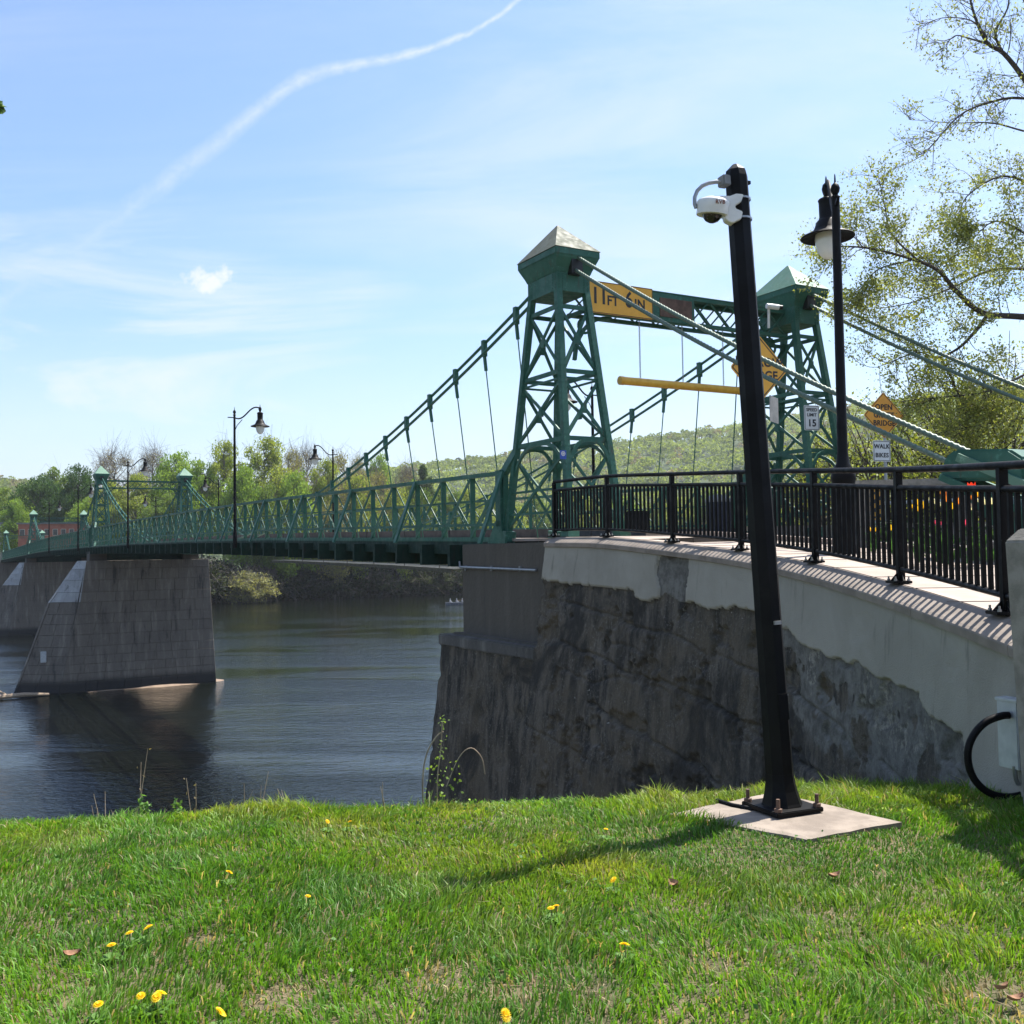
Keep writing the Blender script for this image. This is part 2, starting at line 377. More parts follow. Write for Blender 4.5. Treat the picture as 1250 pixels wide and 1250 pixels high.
def text_mesh(body, size, mat, o, right, upv, spacing=1., bold=.012, align='CENTER', xs=1.):
    """flat lettering with a little thickness, standing in the plane (right, up) with its middle at o"""
    cu_ = bpy.data.curves.new('t', 'FONT'); cu_.body = body; cu_.size = size; cu_.align_x = align; cu_.align_y = 'CENTER'
    cu_.offset = bold * size; cu_.extrude = .0015; cu_.resolution_u = 3; cu_.space_character = spacing
    ob = bpy.data.objects.new('t', cu_); col.objects.link(ob); dg = bpy.context.evaluated_depsgraph_get(); dg.update()
    me = bpy.data.meshes.new_from_object(ob.evaluated_get(dg)); bpy.data.objects.remove(ob); bpy.data.curves.remove(cu_)
    r, u = np.array(right, float), np.array(upv, float); n = np.cross(r, u)
    M = np.eye(4); M[:3, 0] = r * xs; M[:3, 1] = u; M[:3, 2] = n; M[:3, 3] = o
    me.transform(Matrix(M.tolist())); me.materials.clear(); me.materials.append(MATS[mat])
    return me

# ------------------------------------------------------------------ the lie of the land
TH = .516
BD = np.array([-math.sin(TH), math.cos(TH), 0.]); BT = np.array([math.cos(TH), math.sin(TH), 0.])
A0 = np.array([1.013, 20.263, 0.]); SEP = 6.4; SPANS = [0, 67.8, 135.2, 202.6]
WATER = -10.15
_ps = [-40, -12, 0, 10, 18.6, 31, 49, 67.8, 100, 120, 139, 183, 203, 260]; _pz = [-.5, .05, .22, .41, .58, .74, .88, .93, .95, .86, .64, .22, 0., -.6]
def zb(s): return float(np.interp(s, _ps, _pz))           # level of the bridge floor
def B(s, o, z=None, dz=0.):                               # s along the bridge, o across it (0 = near towers)
    p = A0 + BD * s + BT * o; p[2] = (zb(s) if z is None else z) + dz; return p
def so(p): r = np.asarray(p)[..., :2] - A0[:2]; return r @ BD[:2], r @ BT[:2]
# line of the black fence on the approach, then its smooth curve
FP = np.array([(.81, 19.2, .28), (1.65, 17.4, .24), (2.46, 15.4, .11), (3.07, 13.5, -.02), (3.46, 11.5, -.17), (3.58, 9.3, -.34), (3.47, 7.1, -.49), (3.24, 5.0, -.62), (2.95, 2.9, -.74)])
def catmull(P, n):
    P = np.vstack([2 * P[0] - P[1], P, 2 * P[-1] - P[-2]]); out = []
    for i in range(1, len(P) - 2):
        for k in range(n):
            t = k / n; a, b, c, d = P[i - 1:i + 3]
            out.append(.5 * ((2 * b) + (c - a) * t + (2 * a - 5 * b + 4 * c - d) * t * t + (3 * b - a - 3 * c + d) * t ** 3))
    out.append(P[-2]); return np.array(out)
FC = catmull(FP, 40)
def normals(C):
    h = np.gradient(C[:, :2], axis=0); h /= np.linalg.norm(h, axis=1)[:, None]
    return np.stack([h[:, 1], -h[:, 0], np.zeros(len(C))], 1)     # to the river/lawn side
FN = normals(FC)
FE = FC + FN * .36; FE[:, 2] -= .17                       # lower outer edge of the sloped coping
WL = FC + FN * .20                                        # plan line of the wing wall face
def softplus(x, k): return np.logaddexp(0, x / k) * k
FAR_S = 196.
def shore(o): return np.interp(o, [-300, -40, 0, 30, 60, 110, 300, 900], [215, 205, 197, 205, 214, 205, 178, 120])
def ground_z(x, y):
    s, o = so(np.stack([x, y], -1))
    slope = np.interp(x, [-1., .6, 2.2, 3.2], [.62, .5, .235, .22])
    yc = np.interp(x, [-6, -3.2, -.7, 1, 2, 8], [6.0, 6.25, 6.55, 6.5, 6.5, 6.2])
    z = -1.6 - slope * softplus(y - yc, .12)
    z += .025 * np.sin(x * 1.7 + y) * np.sin(y * 1.3 - x * .6) + .012 * np.sin(4.1 * x + 1.3 * y)
    z = np.maximum(z, -12.)
    sh = shore(o); f = np.clip((s - sh + 4) / 14, 0, 1); f = f * f * (3 - 2 * f)
    base = -3.5 + .010 * np.clip(s - sh, 0, 150)
    hx = np.interp(np.arctan2(x, np.maximum(y, 1)), [-.62, -.5, -.44, -.36, -.2, -.142, -.053, .02, .1, .165, .22, .34, .47, .6, .9], [.075, .072, .060, .040, .058, .074, .085, .092, .099, .108, .112, .126, .138, .146, .15])
    dist = np.hypot(x, y)
    g = np.clip((dist - 420) / 620, 0, 1); g = g * g * (3 - 2 * g)
    hill = g * (hx * 1040) * np.clip(dist / 1040, .6, 1.15)
    far = base + hill
    z = np.where(y > 40, z * (1 - f) + far * f, z)
    return z

# ------------------------------------------------------------------ ground, river
def axis(segs):
    out = []
    for a, b, st in segs: out += list(np.arange(a, b, st))
    out.append(segs[-1][1]); return np.array(out)
gx = axis([(-1400, -300, 60), (-300, -60, 15), (-60, -12, 3), (-12, -6, .6), (-6, 6, .12), (6, 14, .8), (14, 60, 4), (60, 300, 15), (300, 1400, 60)])
gy = axis([(-60, -6, 6), (-6, 1, .6), (1, 12, .12), (12, 40, 1.2), (40, 160, 8), (160, 330, 5), (330, 1500, 40)])
GX, GY = np.meshgrid(gx, gy); GZ = ground_z(GX, GY)
ny, nx = GX.shape; idx = np.arange(nx * ny).reshape(ny, nx)
GF = np.stack([idx[:-1, :-1], idx[:-1, 1:], idx[1:, 1:], idx[1:, :-1]], -1).reshape(-1, 4)
tag(link('ground', np_mesh('ground', np.stack([GX, GY, GZ], -1).reshape(-1, 3), GF, 'ground', smooth=True)), kind='structure')
rv = MB(); rv.add([(-1400, 9, WATER), (1400, 9, WATER), (1400, 900, WATER), (-1400, 900, WATER)], [(0, 1, 2, 3)])
tag(rv.build('river', 'water'), kind='structure')

# ------------------------------------------------------------------ approach: walkway, flower bed, road on the fill behind the wing wall
def strip(name, o0, o1, mat, dz, lo=0, hi=None, drop=0.):
    """a band of the approach between two offsets (metres to the road side) of the fence line"""
    C, N = FC[lo:hi], FN[lo:hi]; a = C - N * o0; b = C - N * o1; a[:, 2] += dz; b[:, 2] += dz - drop
    m = len(C); V = np.vstack([a, b]); F = [(i, i + 1, m + i + 1, m + i) for i in range(m - 1)]
    return tag(link(name, np_mesh(name, V, np.array(F), mat)), kind='structure')
strip('walkway', -.025, 2.05, 'walk_concrete', 0)
strip('bed_soil', 2.2, 3.6, 'mulch', .03, 120, None)
strip('road', 2.05, 46, 'asphalt', -.06)
kb = MB()
for i in range(0, len(FC) - 8, 8):
    a, b = FC[i] - FN[i] * 2.12, FC[i + 8] - FN[i + 8] * 2.12
    kb.beam(a + [0, 0, .0], b + [0, 0, .0], .15, .16)
tag(kb.build('kerb', 'walk_concrete'), kind='structure')
# saw-cut joints of the walkway
jm = MB()
for i in range(10, len(FC), 18):
    a, b = FC[i] - FN[i] * -.14, FC[i] - FN[i] * 2.03
    jm.beam(a + [0, 0, .003], b + [0, 0, .003], .012, .004)
tag(jm.build('walkway_joints', 'joint'), kind='structure')

# ------------------------------------------------------------------ wing wall
ww = thing('wing_wall', (WL[0][0], WL[0][1], -2.), 'curved weathered concrete wing wall with pale patched band below the black railing', 'wall')
wpx, _ = pix(WL + np.array([0, 0, -.4]))
bnd = [(640, 706), (658, 707), (680, 709), (701, 714), (722, 715), (746, 719), (760, 718), (777, 724), (780, 731), (806, 733), (812, 726), (830, 735), (842, 736), (870, 742), (900, 741), (925, 747), (940, 752), (955, 768), (968, 771), (987, 788), (1005, 796), (1016, 806), (1030, 804), (1042, 806), (1056, 814), (1070, 823), (1088, 830), (1100, 839), (1128, 845), (1131, 861), (1147, 877), (1160, 882), (1181, 891), (1192, 930), (1200, 1030), (1300, 1060), (2000, 1100)]
_, sc0 = pix(WL + np.array([0, 0, 0.])); pp0 = sc0
dep = WL[:, 1]
py0 = pp0; zbnd = WL[:, 2] * 0
bp = np.interp(wpx, [b[0] for b in bnd], [b[1] for b in bnd])
for i in range(len(WL)):
    zbnd[i] = at(wpx[i], bp[i], WL[i, 1])[2]
def vnoise(x, y, seed):
    """value noise, vectorised"""
    r = np.random.default_rng(seed).random((64, 64)); xi = np.floor(x).astype(int); yi = np.floor(y).astype(int); fx = x - xi; fy = y - yi
    fx = fx * fx * (3 - 2 * fx); fy = fy * fy * (3 - 2 * fy); g = lambda a, b: r[a % 64, b % 64]
    return (g(xi, yi) * (1 - fx) + g(xi + 1, yi) * fx) * (1 - fy) + (g(xi, yi + 1) * (1 - fx) + g(xi + 1, yi + 1) * fx) * fy
def fbm(x, y, seed, oct=5):
    v = 0; a = .5
    for k in range(oct): v = v + a * vnoise(x * 2 ** k, y * 2 ** k, seed + k); a *= .55
    return v
# arc length, fine resampling of the wall line
def resample(C, n):
    L = np.concatenate([[0], np.cumsum(np.linalg.norm(np.diff(C[:, :2], axis=0), axis=1))]); u = np.linspace(0, L[-1], n)
    return u, np.stack([np.interp(u, L, C[:, k]) for k in range(C.shape[1])], 1)
NU, NV = 620, 200
U, WC = resample(np.hstack([WL, FN, zbnd[:, None]]), NU)
topz = WC[:, 2] - .175; botz = np.interp(WC[:, 1], [2.9, 8, 12, 20], [-2.4, -3.0, -4.6, -6.5])
vv = np.linspace(0, 1, NV)
ZZ = topz[None, :] + (botz - topz)[None, :] * vv[:, None]; UU = np.repeat(U[None, :], NV, 0)
jag = WC[None, :, 6] + (fbm(UU * 2.2, ZZ * 2.2, 3) - .5) * .16
par = (ZZ > jag).astype(float)
# rough missing patch in the band, and islands of old render left below its edge
ppx = np.interp(UU, U, pix(WC[:, :3])[0]); 
patch = (ppx + 14 * (fbm(UU * 3, ZZ * 3, 12) - .5) > 806) & (ppx + 8 * (fbm(UU * 3, ZZ * 3, 13) - .5) < 840)
par = np.where(patch, .33 * par, par)
mott = np.clip((fbm(UU * 2.6, ZZ * 2.2, 21) - .5) * 2.4 + .30, 0, .47) * np.clip((ppx - 930) / 60, 0, 1) * np.clip(1 - (jag - ZZ - .5) / .8, 0, 1)
par = np.maximum(par, mott); par = np.maximum(par, .34 * ((ZZ > jag - .16 - .1 * fbm(UU * 3, ZZ * 3, 29)) & (ppx > 925)))
lowlight = np.clip((ppx - 1120) / 90, 0, 1) * np.clip(.25 + fbm(UU * 2.5, ZZ * 2.5, 33), 0, 1)
par = np.maximum(par, .85 * lowlight)
# cracks and old pour lines: falling gently to the right, broken
dis = .035 * (fbm(UU * 1.1, ZZ * 1.1, 5) - .5) + .022 * (fbm(UU * 6, ZZ * 6, 6, 4) - .5)
for k, (z0, sl, wv, am) in enumerate([(-.82, -.105, .10, .05), (-1.55, -.10, .13, .06), (-2.35, -.12, .12, .055), (-3.2, -.1, .1, .04), (-1.18, -.15, .22, .035), (-2.0, -.05, .25, .035)]):
    zc = z0 + sl * U[None, :] + wv * (fbm(UU * .9 + 7 * k, UU * 0 + k, 40 + k) - .5) * 2
    on_ = np.clip((fbm(UU * .8 + 3 * k, UU * 0 + 2 * k, 60 + k) - .38) * 8, 0, 1)
    dis -= am * on_ * np.exp(-((ZZ - zc) / .022) ** 2) + .35 * am * on_ * (1 / (1 + np.exp(-(ZZ - zc) / .03)) - .5)
spall = np.clip((fbm(UU * 2.0, ZZ * 2.6, 77) - .60) * 9, 0, 1); dis -= .07 * spall
dis = dis * (1 - .93 * np.clip(par, 0, 1)) + .012 * (par > .5)
bat = (.075 + .07 * np.exp(-(U[None, :] / 4.) ** 2)) * (topz[None, :] - ZZ)                       # the face leans back upwards
WX = WC[None, :, 0] + WC[None, :, 3] * (dis + bat); WY = WC[None, :, 1] + WC[None, :, 4] * (dis + bat)
wi = np.arange(NU * NV).reshape(NV, NU)
WF = np.stack([wi[:-1, :-1], wi[1:, :-1], wi[1:, 1:], wi[:-1, 1:]], -1).reshape(-1, 4)
link('wall_face', np_mesh('wall_face', np.stack([WX, WY, ZZ], -1).reshape(-1, 3), WF, 'weathered_wall', attr=('parge', par.ravel())), ww)
# body behind the face (closes the fill towards the river end) and the sloped coping on top, in cast lengths
cb = MB()
for i in range(0, len(FC) - 1, 8):
    j = min(i + 8, len(FC) - 1)
    a, b = WL[i] - FN[i] * .03, WL[j] - FN[j] * .03; c, d = WL[j] - FN[j] * .6, WL[i] - FN[i] * .6
    cb.hexa([(p[0], p[1], -7) for p in (a, b, c, d)], [(p[0], p[1], FC[k][2] - .20) for p, k in ((a, i), (b, j), (c, j), (d, i))])
cb.build('wall_core', 'joint', ww)
for k, i in enumerate(range(0, len(FC) - 1, 36)):
    j = min(i + 36, len(FC) - 1); cp = MB(); ids = list(range(i, j, 4)) + [j]; V = []
    for m_, q in enumerate(ids):
        C, N = FC[q].copy(), FN[q]
        if m_ == len(ids) - 1 and j < len(FC) - 1: C = C + (FC[q - 1] - FC[q]) * .15
        for off, dz in ((-.17, -.004), (.03, -.006), (.215, -.095), (.238, -.112), (.243, -.125), (.240, -.185), (.21, -.195), (-.17, -.195)): V.append(C + N * off + [0, 0, dz])
    n = 8; F = []
    for m_ in range(len(ids) - 1):
        for e in range(n): F.append((m_ * n + e, m_ * n + (e + 1) % n, (m_ + 1) * n + (e + 1) % n, (m_ + 1) * n + e))
    F += [tuple(range(n)), tuple(range((len(ids) - 1) * n, len(ids) * n))[::-1]]
    cp.add(V, F); cp.build('coping_stone', 'coping', ww)

# ------------------------------------------------------------------ near abutment under the first towers
ab = thing('abutment', B(1.2, 1, -6), 'dark grey stepped concrete abutment carrying the near end of the bridge', 'abutment')
def bbox(mb, s0, s1, o0, o1, z0, z1, bat=0.):
    return mb.hexa([B(s0, o0 - bat, z0), B(s1 + bat, o0 - bat, z0), B(s1 + bat, o1 + bat, z0), B(s0, o1 + bat, z0)], [B(s0, o0, z1), B(s1, o0, z1), B(s1, o1, z1), B(s0, o1, z1)])
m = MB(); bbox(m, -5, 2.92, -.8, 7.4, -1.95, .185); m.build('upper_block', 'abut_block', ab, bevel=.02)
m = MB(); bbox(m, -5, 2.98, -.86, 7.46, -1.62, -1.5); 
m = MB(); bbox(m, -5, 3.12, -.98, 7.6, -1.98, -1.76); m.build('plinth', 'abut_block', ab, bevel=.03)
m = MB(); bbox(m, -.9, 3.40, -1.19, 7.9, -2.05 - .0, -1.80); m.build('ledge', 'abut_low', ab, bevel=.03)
def rough_box(s0, s1, o0, o1, z0, z1, bat, mat, name, parent, seed):
    """battered body whose faces are broken up by noise"""
    nu, nv = 90, 70; V = []; F = []
    ring = [(s0, o0), (s1, o0), (s1, o1)]
    for z in np.linspace(z1, z0, nv):
        e = bat * (z1 - z)
        P0, P1, P2 = (s0, o0 - e), (s1 + e, o0 - e), (s1 + e, o1)
        for k in range(nu):
            f = k / (nu - 1) * 2; (a, b) = (P0, P1) if f < 1 else (P1, P2); f = f if f < 1 else f - 1
            V.append((a[0] + (b[0] - a[0]) * f, a[1] + (b[1] - a[1]) * f, z, 0 if k / (nu - 1) * 2 < 1 else 1))
    V = np.array(V); uu = V[:, 0] + V[:, 1]; d = .05 * (fbm(uu * 1.3, V[:, 2] * 1.3, seed) - .5) + .05 * (fbm(uu * 5, V[:, 2] * 5, seed + 3) - .5)
    for k, zc in enumerate((-2.55, -3.3, -4.2, -5.2)):
        zz = zc - .09 * uu + .12 * (fbm(uu * 1.2, uu * 0 + k, seed + 9 + k) - .5); d -= .05 * np.exp(-((V[:, 2] - zz) / .03) ** 2)
    W = np.array([B(v[0] + (d_ if v[3] else 0), v[1] - (0 if v[3] else d_), v[2]) for v, d_ in zip(V, d)])
    i_ = np.arange(nu * nv).reshape(nv, nu); F = np.stack([i_[:-1, :-1], i_[1:, :-1], i_[1:, 1:], i_[:-1, 1:]], -1).reshape(-1, 4)
    link(name, np_mesh(name, W, F, mat, attr=('parge', np.zeros(len(W)))), parent)
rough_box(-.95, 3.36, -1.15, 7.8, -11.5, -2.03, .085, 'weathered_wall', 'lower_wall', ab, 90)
cond = thing('conduit', B(0, -.85, -.38), 'thin white metal conduit running along the abutment block', 'conduit')
m = MB(); m.tube([B(-.36, -.845, -.36), B(1.3, -.845, -.335), B(2.95, -.845, -.315), B(3.05, -.8, -.2)], .028, 8); m.build('pipe', 'zinc', cond, smooth=True)
for s in (.3, 1.5, 2.7): bar('clip', B(s, -.82, -.39), B(s, -.82, -.28), .05, .07, 'steel_grey', cond, BD)

# ------------------------------------------------------------------ stone piers
def pier(s0, label, detail, nose_only=False):
    zt, zbot = zb(s0) - 1.1, WATER - .6
    root = thing('stone_pier', B(s0, 3.2, WATER), label, 'pier', 'stone bridge piers')
    H = zt - zbot
    def sec(z):
        f = (zt - z) / H
        return 1.25 + .72 * f, float(np.interp(f, [0, .3, 1], [-1.2, -1.65, -3.3])), float(np.interp(f, [0, .3, 1], [-1.7, -3.8, -6.35])), 8.05 + .45 * f     # half width, shoulder, nose tip, far end
    def outline(z, g=0.):
        w, k1, kt, k2 = sec(z); w -= g
        return [(-w, k2 - g), (-w, k1), (0, kt + 1.5 * g), (w, k1), (w, k2 - g)]
    cm_ = MB(); a = [B(s0 + p[0], p[1], zbot) for p in outline(zbot, .06)]; b = [B(s0 + p[0], p[1], zt - .05) for p in outline(zt, .06)]
    cm_.add(a + b, [(0, 1, 2, 3, 4)[::-1], (5, 6, 7, 8, 9)] + [(i, (i + 1) % 5, 5 + (i + 1) % 5, 5 + i) for i in range(5)]); cm_.build('core', 'joint', root)
    rg = random.Random(int(s0)); nc = 14; hs_ = [rg.uniform(.8, 1.2) for _ in range(nc)]; zs = [zt - H * sum(hs_[:k]) / sum(hs_) for k in range(nc + 1)]; stuff = MB(); caps = MB()
    for c in range(nc):
        z1, z0 = zs[c] - .008, zs[c + 1] + .008; o1, o0 = outline(z1), outline(z0)
        for side in range(4 if not detail else 5):
            i, j = side, (side + 1) % 5
            L = math.dist(o1[i], o1[j]); n = max(1, round(L / (1.45 if side in (0, 3) else 1.5)))
            cuts = [0]; 
            for k in range(1, n): cuts.append((k + (.5 if c % 2 else 0) * (1 if n > 2 else .4) + rg.uniform(-.24, .24)) / (n + (.5 if c % 2 and n > 2 else 0)))
            cuts.append(1.)
            for k in range(len(cuts) - 1):
                g = .008 / max(L, .3); f0, f1 = cuts[k] + g, cuts[k + 1] - g; pr = rg.uniform(-.008, .014)
                ed = np.array([o1[j][0] - o1[i][0], o1[j][1] - o1[i][1]]); nn = np.array([ed[1], -ed[0]]) / (np.linalg.norm(ed) + 1e-9)
                if nn @ np.array([o1[i][0], o1[i][1] - 3.4]) < 0: nn = -nn
                def pt(o, f, z, d): q = np.array(o[i]) * (1 - f) + np.array(o[j]) * f + nn * d; return B(s0 + q[0], q[1], z)
                fr = [pt(o0, f0, z0, pr), pt(o0, f1, z0, pr), pt(o1, f1, z1, pr), pt(o1, f0, z1, pr)]
                bk = [pt(o0, f0, z0, -.2), pt(o0, f1, z0, -.2), pt(o1, f1, z1, -.2), pt(o1, f0, z1, -.2)]
                pale = side in (1, 2) and c < 4
                if detail:
                    MB().hexa(bk, fr).build('stone_block', 'cap_stone' if pale else 'pier_stone', root, bevel=.010, seg=1)
                else: (caps if pale else stuff).hexa(bk, fr)
    if not detail:
        tag(stuff.build('masonry', 'pier_stone', root), kind='stuff'); tag(caps.build('nose_masonry', 'cap_stone', root), kind='stuff')
    m = MB(); m.box(B(s0, 3.2, (zt + zb(s0) - .3) / 2), (1.0, 6.6, zb(s0) - .3 - zt), (BD, BT, (0, 0, 1))); m.build('gap_fill_beam', 'shaded_green', root)  # added dark box closing the bright gap over the pier, shade in its colour
    # bearing seats between the stone and the steel
    for o in (-.3, 6.7):
        m = MB(); m.box(B(s0, o, (zt + zb(s0) - .42) / 2), (1.9, 1.25, zb(s0) - .42 - zt + .06), (BD, BT, (0, 0, 1))); m.build('bearing_block', 'abut_block', root, bevel=.02)
        for ds in (-.62, .62):
            m = MB(); m.box(B(s0 + ds, o - .1, zb(s0) - .26), (.4, .8, .36), (BD, BT, (0, 0, 1))); m.build('bearing', 'green_steel', root)
    return root
pier(SPANS[1], 'tall battered stone pier with pale cutwater nose standing in the river, nearest of the piers', True)
pier(SPANS[2], 'stone pier half hidden behind the nearest pier at the left edge', False)
# gravel footing that shows at the waterline of the first pier
ft = MB(); ring = []
for k in range(36):
    th = 2 * math.pi * k / 36; r = 1 + .07 * math.sin(3 * th + 1) + .05 * math.sin(7 * th)
    ring.append((math.cos(th) * 2.5 * r, 3.1 + math.sin(th) * 6.2 * r))
a = [B(SPANS[1] + p[0], p[1], WATER - .02 + .06 * math.sin(i * .5 + 2)) for i, p in enumerate(ring)]; b = [B(SPANS[1] + p[0] * 1.3, (p[1] - 3.1) * 1.08 + 3.1, WATER - .8) for p in ring]
t_ = [B(SPANS[1] + p[0] * .8, (p[1] - 3.1) * .9 + 3.1, WATER + .14) for p in ring]
n = 36; ft.add(b + a + t_, [(i, (i + 1) % n, n + (i + 1) % n, n + i) for i in range(n)] + [(n + i, n + (i + 1) % n, 2 * n + (i + 1) % n, 2 * n + i) for i in range(n)] + [tuple(range(2 * n, 3 * n))])
tag(ft.build('gravel_footing', 'sand', smooth=True), kind='structure')
lg = thing('drift_log', B(SPANS[1] - 1.5, -7.2, WATER), 'bleached drift log caught at the foot of the nearest pier nose', 'log')
m = MB(); m.tube([B(SPANS[1] - 2.6, -7.9, WATER + .15), B(SPANS[1] - 2.7, -5.6, WATER + .25), B(SPANS[1] - 2.5, -3.9, WATER + .12)], [.2, .16, .1], 7); m.build('stem', 'cane', lg, smooth=True)
m = MB(); m.tube([B(SPANS[1] - 2.66, -6.6, WATER + .2), B(SPANS[1] - 2.2, -7.2, WATER + .6)], [.1, .05], 6); m.build('branch_stub', 'cane', lg, smooth=True)
# far abutment
fa = thing('far_abutment', B(SPANS[3], 3, WATER), 'low stone abutment at the far end of the bridge', 'abutment')
m = MB(); bbox(m, SPANS[3] - 1.5, SPANS[3] + 8, -2, 8.5, WATER - 1, zb(SPANS[3]) - .45, 0); m.build('body', 'pier_stone', fa)

# ------------------------------------------------------------------ towers
def tower(s0, o0, hgt, label, roof_mat, inward):
    k = hgt / 6.42; z0 = zb(s0); root = thing('bridge_tower', B(s0, o0, z0), label, 'bridge tower', 'green steel suspension towers')
    def P(i, j, h):
        f = min(max(h / 4.95, 0), 1); hd, ht = 1.22 + (.50 - 1.22) * f, .60 + (.33 - .60) * f
        return B(s0 + i * hd, o0 + j * ht, z0 + h * k)
    corners = [(-1, -1), (1, -1), (1, 1), (-1, 1)]
    if s0 == 0:
        rw = MB()
        for i, j in corners:
            for h in np.arange(.3, 4.9, .115):
                c_ = P(i, j, h)
                for dd_ in (-.036, .036): rw.box(c_ + BT * .065 * -1 + BD * dd_, (.02, .014, .02), (BD, BT, (0, 0, 1))); rw.box(c_ - BD * .065 + BT * dd_, (.014, .02, .02), (BD, BT, (0, 0, 1)))
        tag(rw.build('leg_rivets', 'green_steel', root), kind='stuff')
    for i, j in corners:
        lg_ = bar('leg', P(i, j, -.03), P(i, j, 4.97), .125, .125, 'green_steel', root, BT)
        bar('base_shoe', P(i, j, -.03), P(i, j, .22), .25, .25, 'green_steel', root, BT)
    g = 'green_steel'
    for a in range(4):
        (i, j), (i2, j2) = corners[a], corners[(a + 1) % 4]; nrm = BT if i != i2 else BD
        for h in (4.62, 3.3, 1.96):
            bar('strut', P(i, j, h), P(i2, j2, h), .04, .085, g, root)
        bar('strut', P(i, j, 3.16), P(i2, j2, 3.16), .03, .04, g, root)
        for lo, hi in ((1.96, 3.16), (3.3, 4.62)):
            bar('brace', P(i, j, lo), P(i2, j2, hi), .062, .03, g, root, nrm); bar('brace', P(i, j, hi), P(i2, j2, lo), .062, .034, g, root, nrm)
            c = (P(i, j, lo) + P(i2, j2, hi) + P(i, j, hi) + P(i2, j2, lo)) / 4
            m = MB(); dv_ = (P(i2, j2, lo) - P(i, j, lo)); dv_ /= np.linalg.norm(dv_); m.box(c, (.12, .045, .17), (dv_, nrm, (0, 0, 1))); m.build('gusset_plate', g, root)
        bar('brace', P(i, j, .25), P(i2, j2, 1.72), .055, .03, g, root, nrm); bar('brace', P(i, j, 1.72), P(i2, j2, .25), .055, .034, g, root, nrm)
        # arched knee under the lowest strut
        m = MB(); pts = []
        for q in range(13):
            f = q / 12; x = f * 2 - 1; pts.append(P(i, j, 1.3) * (1 - f) + P(i2, j2, 1.3) * f + np.array([0, 0, (.62 * (1 - abs(x) ** 3.0)) * k]))
        for q in range(12): m.beam(pts[q], pts[q + 1], .07, .04, nrm)
        m.build('arch_rib', g, root)
        if i != i2:   # pedestrian rails through the tower
            for h in (.55, 1.0): bar('rail', P(i, j, h), P(i2, j2, h), .035, .045, g, root)
    def ring(hd, ht, h): return [B(s0 + i * hd, o0 + j * ht, z0 + h * k) for i, j in corners]
    fz = MB(); fz.hexa(ring(.56, .39, 4.93), ring(.56, .39, 5.30)); fzo = fz.build('frieze_box', g, root)
    rv_ = MB()
    for i, j in corners:
        for h in np.arange(4.98, 5.28, .055):
            for da, db in ((.06, 0), (.16, 0), (0, .06), (0, .14)):
                pp = B(s0 + i * (.565 - da), o0 + j * .395, z0 + h * k) if db == 0 else B(s0 + i * .565, o0 + j * (.395 - db), z0 + h * k)
                rv_.box(pp, (.022, .022, .022), (BD, BT, (0, 0, 1)))
    tag(rv_.build('rivets', g, fzo), kind='stuff')
    m = MB(); r_ = [ring(.57, .40, 5.30), ring(.60, .43, 5.38), ring(.72, .49, 5.56), ring(.735, .505, 5.60)]
    V = [p for q in r_ for p in q]; F = [(a * 4 + b, a * 4 + (b + 1) % 4, (a + 1) * 4 + (b + 1) % 4, (a + 1) * 4 + b) for a in range(3) for b in range(4)] + [(3, 2, 1, 0), (12, 13, 14, 15)]
    m.add(V, F).build('cornice', g, root)
    m = MB(); m.hexa(ring(.75, .52, 5.60), ring(.75, .52, 5.74)); m.build('fascia', 'green_steel', root, bevel=.012)
    m = MB(); rr_ = ring(.765, .535, 5.74); ap = [B(s0 + a, o0 + b, z0 + 6.42 * k) for a, b in ((-.02, -.012), (.02, -.012), (.02, .012), (-.02, .012))]; m.hexa(rr_, ap); m.build('roof', roof_mat, root)
    for sg in (-1, 1):
        m = MB(); m.box(B(s0 + sg * .60, o0, z0 + 5.42 * k), (.22, .26, .34), (BD, BT, (0, 0, 1))); m.build('cable_saddle', 'ink', root)
    return root
TW = [(SPANS[0], 6.64, 'first'), (SPANS[1], 7.31, ''), (SPANS[2], 6.81, ''), (SPANS[3], 5.80, '')]
lab = [('tall green lattice tower nearest the camera, with worn grey pyramid roof', 'green lattice tower with pale green pyramid roof behind the black camera pole'),
       ('small green tower on the nearest stone pier, left one of its pair', 'small green tower on the nearest stone pier, right one of its pair'),
       ('tiny green tower in front of the red building, left one of its pair', 'tiny green tower in front of dark trees, right one of the second far pair'),
       ('tiny green tower of the farthest portal, at the left picture edge', 'tiny green tower of the farthest portal, its right one')]
for k, (s0, apex, _) in enumerate(TW):
    for j in (0, 1):
        tw = tower(s0, SEP * j, apex - zb(s0), lab[k][j], 'worn_roof' if (k == 0 and j == 0) else 'green_roof', 1 - 2 * j)
        if k == 0 and j == 0: towerA = tw
        if k == 0 and j == 1: towerB = tw

